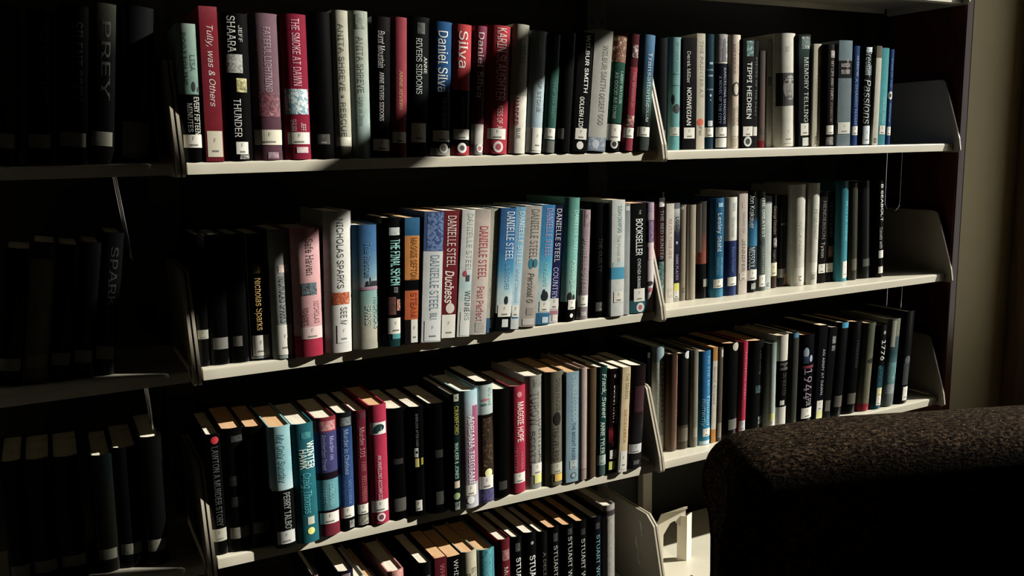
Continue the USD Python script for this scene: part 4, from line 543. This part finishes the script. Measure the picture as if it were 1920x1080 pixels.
B('ltblue20', 'p', '7f9fae~.6:86a6b4', 't', 'powder blue paperback, small lettering', 'powder blue book', T('CHARLES TODD', .04, .44, .14, .36, 'a8c0c8', 's'), T('THE BRIGHT PAGES', .46, .8, .1, .26, '3c5c6c', 's'), L(.80, .88, -.2, .4, 'a8b4b8'), O(.94, .1, .24, '5c6c74'), O(.94, .1, .14, '98acb4', 'round_emblem'))
B('mauve21', 'h', '9c8c84/.9:8c7c74', 't', 'greyish pink hardback without lettering', 'greyish pink book', P(.9, .905, -.4, .4, '5c4c48', 'printed_line'))
B('brown22', 'h', '4c3c2a', 't', 'plain walnut brown hardback', 'walnut brown book', P(.03, .97, -.49, -.42, '64503a', 'worn_edge'))
B('frank', 'h', '14342e~.5:1a3c36/.9:3c5450', 'w', 'pine green hardback with white script and capitals', 'pine green book', T('Frank, Sweet', .06, .47, .14, .4, 'c0ccc4', 'si'), T('ANNE TYLER', .5, .80, .02, .36, 'b4c4bc', 'sb'), L(.81, .905, -.4, .46, '9caaa4'))
B('blkyel', 'p', '141212~.55:2c1014~.6:7c1420~.72:141212', 'w', 'black paperback with red band and yellow sticker', 'yellow-stickered book', O(.07, .1, .2, 'a8a8a0', 'small_emblem'), T('DONNA TARTT', .16, .52, .16, .48, 'c4c4bc', 'b'), T('NOVEL', .6, .74, .1, .3, '9c4450', 's'), L(.775, .86, -.34, .46), L(.885, .965, -.4, .3, 'd0d470', False))
B('creamor', 'p', 'c8b48c~.3:d0bc94/.80:d4d0c4', 'w', 'buff yellow paperback with white label', 'buff yellow book', T('THE SEASON', .06, .3, .14, .36, '8c8c54', 's'), T('DECEMBER', .4, .72, .1, .3, 'b88c5c', 's'), L(.80, .97, -.36, .44))
B('brown26', 'h', '211a1a~.4:2c1c20~.6:2c2a2c', 'w', 'brown-black end hardback near the bracket', 'brown-black book', P(.2, .45, -.2, .4, '3c1820,241418'), L(.76, .85, -.36, .44, 'b0b0b0'), P(.92, .96, -.1, .3, '4c4a4a'))
# third row, right bay
B('blkr27', 'h', '101112', 'w', 'black hardback behind the lit bracket', 'black bracket book', P(.05, .1, -.2, .4, '3c3c3a,1c1c1c'))
B('dots', 'h', '7c9498/.145:b4b8ac', 'w', 'grey-white hardback with black dotted line', 'dotted grey book', T('• • • • • • • • • • • •', .16, .72, .26, .3, '24241f', 'b'), T('WALTER ISLAND', .3, .78, -.06, .2, 'a0a498', 's'), L(.84, .99, -.3, .46))
B('brown29', 'h', '3c2c20~.3:4a3428~1:5c4c3c', 'w', 'rusty brown hardback, warm edge', 'rusty brown book', P(.02, .98, .3, .48, '8c5c48,5c3c30', 'worn_edge'))
B('clear30', 'h', '2a2824/.75:4c4638', 'w', 'dark wrapped hardback with white page corner', 'dark wrapped book', O(.02, .2, .26, 'b8c0c0', 'page_corner', 1.0), L(.78, .92, -.4, .4, '5c5648', False))
B('grey31', 'h', '6c685c~.5:7c786a', 'w', 'taupe grey hardback', 'taupe book', P(.8, .9, -.3, .4, '8c8878'))
B('blue32', 'h', '186498~.5:1a6ea0~1:1d84a8', 't', 'bright azure hardback with white script', 'azure book', T('TO THE MOST', .05, .5, .2, .22, '74b0d0', 's'), T('Thousand', .48, .8, .22, .3, '98ccdc', 'si'), T('Butterfly', .5, .8, -.14, .26, '98ccdc', 'si'), L(.825, .91, -.2, .44), P(.955, .995, -.4, .4, 'b8ccd0'))
B('orange33', 'p', 'b4803c/.14:c8c4b4/.86:c08438', 't', 'thin white and orange paperback', 'white orange-ended book', T('SHOE STORY', .2, .6, .0, .4, 'a8a490', 's'))
B('brown34', 'h', '4c463a', 'w', 'drab umber hardback', 'umber book', P(.02, .1, .1, .44, 'b4aea0'), P(.8, .96, -.3, .4, '6c6454'))
B('blk35', 'h', '131415', 't', 'broad black hardback with pale corner flap', 'corner flap book', O(.04, .2, .24, 'a8a294', 'corner_flap', .9), L(.79, .9, -.2, .4, '5c5c58', False))
B('crim36', 'h', 'a8223e', 't', 'narrow raspberry red hardback', 'raspberry red book', T('NEGROLAND', .1, .6, .06, .24, 'c86c7c', 's'), L(.83, .94, -.44, .44, 'b4b8b8'))
B('blk37', 'h', '17191a~.5:1c2020', 't', 'broad blue-black hardback with faint title', 'blue-black book', T('The Long', .1, .36, .2, .2, '3c4244', 's'), P(.48, .56, -.1, .3, '4c6c6c,1c2020'), P(.82, .9, .1, .4, '8c9494,2c3030'))
B('wgreen', 'h', '6c7c74~.3:8ca098~1:b4bcb0', 'w', 'narrow mint grey hardback, yellow label', 'mint grey book', L(.79, .87, -.44, .3, 'ccd08c', False), L(.87, .96, -.44, .3))
B('wblack', 'h', 'c4c2b4/.27:141414/.76:c4c2b8', 'c', 'cream hardback with a wide black middle', 'cream and black book', T('THE DEEP', .31, .37, .1, .2, '5c5a54', 'b'), P(.29, .32, -.3, .4, '5c5a54,2a2a28', 'title_line'), P(.34, .37, -.3, .4, '5c5a54,2a2a28', 'title_line'), P(.69, .74, -.2, .16, 'b8b8b4'), T('IN WATER', .4, .64, .1, .3, '3c3a36', 's'))
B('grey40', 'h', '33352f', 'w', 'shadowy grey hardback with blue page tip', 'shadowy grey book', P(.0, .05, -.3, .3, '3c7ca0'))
B('n1944', 'h', '0e0e14', 't', 'broad black hardback with pale vertical date', 'pale date book', O(.2, -.12, .14, '9cacbc', 'pale_figure', 1.6), O(.27, .16, .1, '8c9cac', 'pale_figure', 1.5), P(.24, .32, -.28, .02, '2c3c5c,16202c'), P(.345, .375, -.3, .36, '6c2434', 'red_bar'), T('1944', .38, .72, .04, .46, '8c7c88', 's'), T('FDR', .72, .80, .1, .3, 'a8a8a8', 's'), L(.82, .94, -.26, .36))
B('blk42', 'p', '10131b', 'c', 'black paperback with slim white capitals', 'slim capitals book', T('AN ARMY AT DAWN', .25, .73, .16, .3, 'a8acb0', 'n'), L(.79, .9, -.3, .46), L(.9, .98, -.3, .46, 'd0d098', False))
B('blk43', 'p', '121413', 'w', 'black paperback with pale publisher stamp', 'stamped black book', P(.1, .18, -.1, .4, '8c9494,3c4040'), P(.2, .26, -.1, .4, '7c8484,3c4040'), L(.8, .92, -.3, .4, '4c4a44', False))
B('blk44', 'h', '16181a/.01:15181a', 'w', 'black hardback with a blue page edge', 'blue-edged book', P(.0, .06, -.2, .46, '3c8cac'), L(.78, .9, -.3, .4, '4c4840', False))
B('blk45', 'h', '0d1013', 't', 'broad dark hardback with tan pages', 'broad tan-paged book', T('FORBIDDEN', .2, .5, .1, .2, '1c242c', 's'), L(.78, .9, -.3, .3, '4c4840', False))
B('olive45', 'h', '4c5440~.3:545648~.6:6c6a54/.92:8c1c2c', 't', 'olive grey hardback with red foot and black squiggle', 'olive grey book', O(.43, .16, .3, '141410', 'black_squiggle', .5), O(.41, .3, .14, '141410', 'black_squiggle', .8), T('WINSTON CHURCH', .5, .86, .06, .2, '7c7a64', 's'))
B('n1776', 'h', '14181a/.5:16333c~1:1c4c58', 'w', 'black and blue hardback with silver date', 'silver date book', O(.09, .1, .14, '8c8c88', 'small_emblem'), T('1776', .18, .42, .1, .46, 'b8bab4', 'sb'), T('McCULLOUGH', .48, .8, -.1, .26, '4c8494', 's'), L(.75, .85, -.2, .4, 'd4cc9c'), L(.85, .96, -.2, .4))
B('gteal', 'h', '6c7062/.2:3c5254~.4:2c4c54~.6:5c8484/.8:7c8484~1:5c6464', 'w', 'grey hardback with cloudy teal middle', 'cloudy teal book', P(.02, .32, -.3, -.02, 'a8aa9c', 'pale_flap'), P(.5, .72, -.36, .36, '6c9494,4c7478,84a8a8'), P(.75, .86, -.36, .36, '9ca4a4,7c8888'))
B('blk48', 'h', '1b1c1e', 'w', 'tall black end hardback with grey disc', 'tall black end book', O(.53, .1, .26, '4c5054', 'grey_disc', 1.0), P(.56, .8, -.2, .3, '2a2e30,3c4448'), L(.82, .97, -.1, .44))
# lowest row
B('da', 'h', '1a1416', 'w', 'partly cropped book farthest left in the row', 'cropped book', P(.0, .04, -.2, .4, '8c6c6c'))
B('dnavy', 'h', '1a1c30', 'w', 'navy wrapped hardback with bulging spine', 'bulging navy book', P(.02, .2, -.3, .3, '9c9090,5c5058'))
B('dwhite', 'h', 'c8c6ba', 'w', 'white book standing lower than its neighbours', 'low white book', T('POEMS', .2, .7, .0, .3, '8c8a80'))
B('dtan', 'h', '241c14', 't', 'dark book with thin tan edge', 'dark tan-edged book', P(.0, .9, -.49, -.36, 'a8885c', 'tan_edge'))
B('dpink', 'h', 'b87874~.3:b06c68', 'w', 'faded pink hardback with worn curling jacket', 'faded pink book', P(.0, .06, -.3, .4, 'cfa49c,b87874'), T('LUELLEN', .1, .5, .0, .3, '8c4c4c', 's'))
B('dblk', 'h', '121214', 'w', 'black hardback with grey publisher mark', 'black marked book', P(.12, .2, -.1, .3, '4c4c4c,2a2a2a'))
B('dred', 'p', '58141c', 't', 'dark red paperback, tan pages and faded lettering', 'dark red paperback', T('WHITE WOLF', .06, .5, .1, .34, '9c5c60', 's'))
B('dwhisper', 'p', '0d0d0e', 't', 'black paperback, tan pages, white lettering', 'black tan paperback', T('WHISPER TO ME', .04, .6, .1, .32, 'c4c4c0', 'n'))
B('dcream', 'h', 'b4ae94', 't', 'parchment coloured hardback with tan pages', 'parchment book', T('EVER', .16, .46, .26, .3, '74705c', 's'), T('PETER', .2, .5, -.14, .3, '74705c', 's'))
B('dteal', 'h', '3c848c~.5:2a6c78', 't', 'teal hardback, white wrapper edge', 'teal wrapped book', P(.0, 1.0, -.49, -.4, 'b8c8c8', 'wrapper_edge'), P(.0, .9, -.3, .3, '2c6c7c,5ca0a8,1c5460'))
B('dmaroon', 'h', '5c141c', 'w', 'burgundy hardback with square white stamp', 'burgundy book', P(.1, .2, -.2, .4, '9c7474,6c3c40'), T('Murder Tales', .26, .7, .1, .34, 'b4a09c', 's'))
B('dstu1', 'h', '0e0e10', 'w', 'black hardback with narrow bold capitals, white pages', 'black capitals book', P(.06, .14, -.2, .3, '4c4c4a,1a1a1a'), T('STUART WOODS', .2, .8, .1, .46, 'c0c0bc', 'sb'))
B('dstu2', 'h', '0f0f10', 'w', 'broader black hardback with small star emblem', 'star emblem book', O(.1, .08, .12, '8c8c88', 'small_emblem'), T('STUART WOODS', .22, .85, .1, .44, 'c8c8c4', 'sb'))
B('dblk2', 'h', '121311', 'w', 'narrow black hardback with raised wrapper corner', 'narrow wrapped book', T('A DELICATE TOUCH', .2, .9, .1, .3, '5c5c54', 's'))
B('dstu3', 'h', '0d0d0e', 't', 'black hardback, tan pages, first of three alike', 'first tan-paged black book', P(.06, .14, -.1, .3, '3c3c3a,1a1a1a'), T('STUART WOODS', .18, .8, .1, .34, 'a0a09c', 's'))
B('dstu4', 'h', '0e0d0e', 't', 'black hardback, tan pages, second of three alike', 'second tan-paged black book', P(.04, .1, -.1, .3, '3c3c3a,1a1a1a'), T('STUART WOODS', .12, .75, .1, .36, 'a8a8a4', 's'))
B('dstu5', 'h', '0d0d0f', 't', 'black hardback, tan pages, third of three alike', 'third tan-paged black book', P(.08, .14, -.1, .3, '2c2c2c,1a1a1a'), T('STUART WOODS', .18, .8, .1, .36, 'a8a8a4', 's'))
B('dnavy2', 'h', '10131c', 'w', 'blue-black hardback with teal lettering', 'teal-lettered book', P(.06, .12, -.1, .3, '3c3c3c,1a1a1a'), T('STUART WOODS', .18, .78, .14, .34, '6c949c', 's'))
B('dgrey', 'h', '8c8a84/.05:3a3835/.10:8c8a84', 'w', 'big grey speckled hardback with rounded spine', 'big grey book', P(.1, 1.0, -.2, .2, '74726c,98968e,6c6a64', 'speckled_cloth'))
# dark left bay
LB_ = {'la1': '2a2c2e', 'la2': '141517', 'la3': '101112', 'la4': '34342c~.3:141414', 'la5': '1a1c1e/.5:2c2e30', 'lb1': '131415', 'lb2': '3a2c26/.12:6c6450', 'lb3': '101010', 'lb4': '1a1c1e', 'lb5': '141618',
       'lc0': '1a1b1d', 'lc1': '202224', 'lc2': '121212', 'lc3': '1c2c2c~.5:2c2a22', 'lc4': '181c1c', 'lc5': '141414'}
LLOOK = {'la1': 'grey-topped dark hardback at the left picture edge', 'la2': 'dim charcoal hardback with wide-set grey lettering', 'la3': 'dim black hardback with a square label', 'la4': 'dim hardback with olive head', 'la5': 'dim broad hardback with a large pale lower panel',
 'lb1': 'dim black tilted hardback at the left picture edge', 'lb2': 'dim beige tilted hardback', 'lb3': 'dim black tilted hardback after the beige one', 'lb4': 'dim slim tilted hardback', 'lb5': 'dim tilted hardback with a glinting top edge',
 'lc0': 'dim grey hardback at the left picture edge', 'lc1': 'dim broad grey hardback', 'lc2': 'dim black hardback', 'lc3': 'dim hardback with greenish head', 'lc4': 'dim hardback with wide low label', 'lc5': 'dim hardback with sunlit white page tops'}
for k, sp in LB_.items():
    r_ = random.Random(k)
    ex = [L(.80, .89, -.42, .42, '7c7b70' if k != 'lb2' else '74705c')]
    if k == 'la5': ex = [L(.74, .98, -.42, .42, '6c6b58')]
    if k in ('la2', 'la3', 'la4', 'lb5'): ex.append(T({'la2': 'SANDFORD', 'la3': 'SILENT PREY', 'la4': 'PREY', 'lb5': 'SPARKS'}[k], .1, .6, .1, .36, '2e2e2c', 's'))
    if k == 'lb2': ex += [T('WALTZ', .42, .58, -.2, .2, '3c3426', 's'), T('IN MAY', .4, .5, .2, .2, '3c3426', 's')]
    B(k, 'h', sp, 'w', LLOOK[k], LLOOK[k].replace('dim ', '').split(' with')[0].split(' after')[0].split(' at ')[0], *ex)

ROWL = {'AM': 'upper shelf', 'AR': 'upper right shelf', 'BM': 'middle shelf', 'BR': 'middle right shelf', 'CM': 'third shelf', 'CR': 'third right shelf', 'DM': 'lowest shelf', 'AL': 'upper left shelf', 'BL': 'middle left shelf', 'CL': 'third left shelf'}
seen = set()
for row in ('AM', 'AR', 'BM', 'BR', 'CM', 'CR', 'DM', 'AL', 'BL', 'CL'):
    prev = None
    for key, geo in GEO[row].items():
        look, short = D[key][3], D[key][4]
        base = f'{look}, {ROWL[row]}'
        lab = base if prev is None else f'{base}, right of the {prev}'
        ws = lab.split()
        if len(ws) > 16:
            lab = f'{look}, right of the {prev}'
            if len(lab.split()) > 16: lab = base
        assert lab not in seen and 4 <= len(lab.split()) <= 16, lab
        seen.add(lab)
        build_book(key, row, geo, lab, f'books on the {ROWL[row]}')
        prev = short

# ------------------------------------------------------------------ armchair: rolled arm towards the shelves, tweed
def armchair():
    t = thing('armchair', 'dark brown tweed armchair with rolled arm in front of the shelves', 'armchair', CHAIR_LOC, rotz=CHAIR_ROT)
    TW = tweed()
    # local axes: x runs along the arm away from its front end, y towards the shelves, z up from the floor
    H = CHAIR_H; L_ = 0.90
    def profile(s, grow=0.0):                # outline of the arm in (y, z): flattened roll, neck, flaring panel
        cz = H-0.061
        pts = [(0.054, cz-0.030), (0.060, cz-0.012), (0.061, cz+0.006), (0.058, cz+0.022), (0.051, cz+0.037), (0.040, cz+0.049), (0.025, cz+0.057), (0.008, cz+0.061),
               (-0.010, cz+0.0605), (-0.026, cz+0.058), (-0.039, cz+0.053), (-0.050, cz+0.0455), (-0.0568, cz+0.035), (-0.0595, cz+0.023), (-0.0590, cz+0.008), (-0.0565, cz-0.012), (-0.0525, cz-0.036), (-0.040, cz-0.058), (-0.029, cz-0.085), (-0.025, cz-0.12), (-0.026, cz-0.18), (-0.028, 0.16),
               (0.034, 0.16), (0.022, cz-0.23), (0.012, cz-0.15), (0.014, cz-0.095), (0.026, cz-0.065), (0.042, cz-0.046)]
        q = np.array(pts); c = np.array([0.0, cz])
        if grow:
            n_ = []
            for i in range(len(q)):          # move every vertex along its bisector
                a_, b_, d_ = q[i-1], q[i], q[(i+1) % len(q)]
                t_ = (d_-a_)/np.linalg.norm(d_-a_); n_.append([t_[1], -t_[0]])
            q = q+grow*np.array(n_)
        return q
    def loft(rings):
        n = len(rings[0]); V = np.vstack(rings); F = []
        for i in range(len(rings)-1):
            for j in range(n):
                k = (j+1) % n; F += [[i*n+j, (i+1)*n+j, (i+1)*n+k], [i*n+j, (i+1)*n+k, i*n+k]]
        for base_, flip in ((0, False), ((len(rings)-1)*n, True)):
            c = len(V); V = np.vstack([V, V[base_:base_+n].mean(0)])
            for j in range(n):
                k = (j+1) % n; F.append([c, base_+j, base_+k] if not flip else [c, base_+k, base_+j])
        return tm(V, F)
    def arm(y0, sgn):
        rings = []; cz = H-0.061
        for s in (0.0, 0.0015, 0.006, 0.014, 0.026, 0.042, 0.06, 0.2, 0.45, 0.70, L_):
            p = profile(s); k = 0.70+0.30*math.sqrt(max(0, 1-(1-min(s/0.06, 1))**2))
            w = np.clip((p[:, 1]-(cz-0.20))/0.14, 0, 1)
            y = p[:, 0]*(1-(1-k)*w); z = p[:, 1]-(1-k)*0.12*np.clip((p[:, 1]-(cz-0.06))/0.12, 0, 1)
            rings.append(np.stack([np.full(len(p), s), y0+sgn*y, z], 1))
        m = loft(rings); m.fix_normals()
        v = m.vertices; up = np.clip((v[:, 2]-(H-0.16))/0.12, 0, 1); v[:, 2] += 0.013*up*np.sin(np.clip((v[:, 0]-0.02)/0.5, 0, 1)*math.pi); return m
    def cushion(x0, x1, y0, y1, z0, z1, r):
        b = trimesh.creation.box([1, 1, 1]).subdivide().subdivide().subdivide().subdivide()
        v = b.vertices*2; e = np.array([(x1-x0)/2, (y1-y0)/2, (z1-z0)/2])
        q = v*e; inner = np.clip(q, -(e-r), e-r); d = q-inner; n = np.linalg.norm(d, axis=1, keepdims=True)
        q = inner+np.where(n > 0, d/np.maximum(n, 1e-9)*np.minimum(n, r), 0)
        puff = (1-v[:, 0]**2)*(1-v[:, 1]**2); q[:, 2] += np.sign(v[:, 2])*puff*0.012*(abs(v[:, 2]) > 0.3)
        b.vertices = q+[(x0+x1)/2, (y0+y1)/2, (z0+z1)/2]; return b
    A = str(obj('arm', arm(0.0, 1), TW, t, smooth=60).GetPath())
    pr = profile(0, -0.0); pr = pr[pr[:, 1] > 0.2]; pr = np.stack([pr[:, 0]*0.70, pr[:, 1]-0.036*np.clip((pr[:, 1]-(H-0.121))/0.12, 0, 1)], 1)
    ends = np.vstack([pr, pr[:1]])
    wl = np.stack([np.full(len(ends), 0.001), ends[:, 0], ends[:, 1]], 1)
    obj('welt', tube(wl, 0.0035, 6), TW, A, smooth=60)
    wb = -0.74
    obj('arm', arm(wb, -1), TW, t, smooth=60)
    obj('seat_base', cushion(0.02, L_+0.02, wb+0.02, -0.02, 0.15, 0.30, 0.03), TW, t, smooth=60)
    obj('seat_cushion', cushion(-0.01, 0.66, wb+0.036, -0.036, 0.30, 0.44, 0.045), TW, t, smooth=60)
    bk = cushion(L_-0.16, L_+0.06, wb-0.05, 0.05, 0.16, 0.77, 0.07)
    v = bk.vertices.copy(); v[:, 0] += (v[:, 2]-0.3)*0.16; bk.vertices = v
    obj('backrest', bk, TW, t, smooth=60)
    for lx in (0.06, L_-0.02):
        for ly in (-0.01, wb+0.01):
            c = trimesh.creation.cone(0.03, 0.4, sections=16); leg = trimesh.creation.cylinder(0.026, 0.16, sections=18)
            vv = leg.vertices.copy(); k = 0.7+0.3*(vv[:, 2]+0.08)/0.16; vv[:, :2] *= k[:, None]; leg.vertices = vv+[lx, ly, 0.0805]
            obj('leg', leg, M['leg_wood'], t, smooth=40)
armchair()
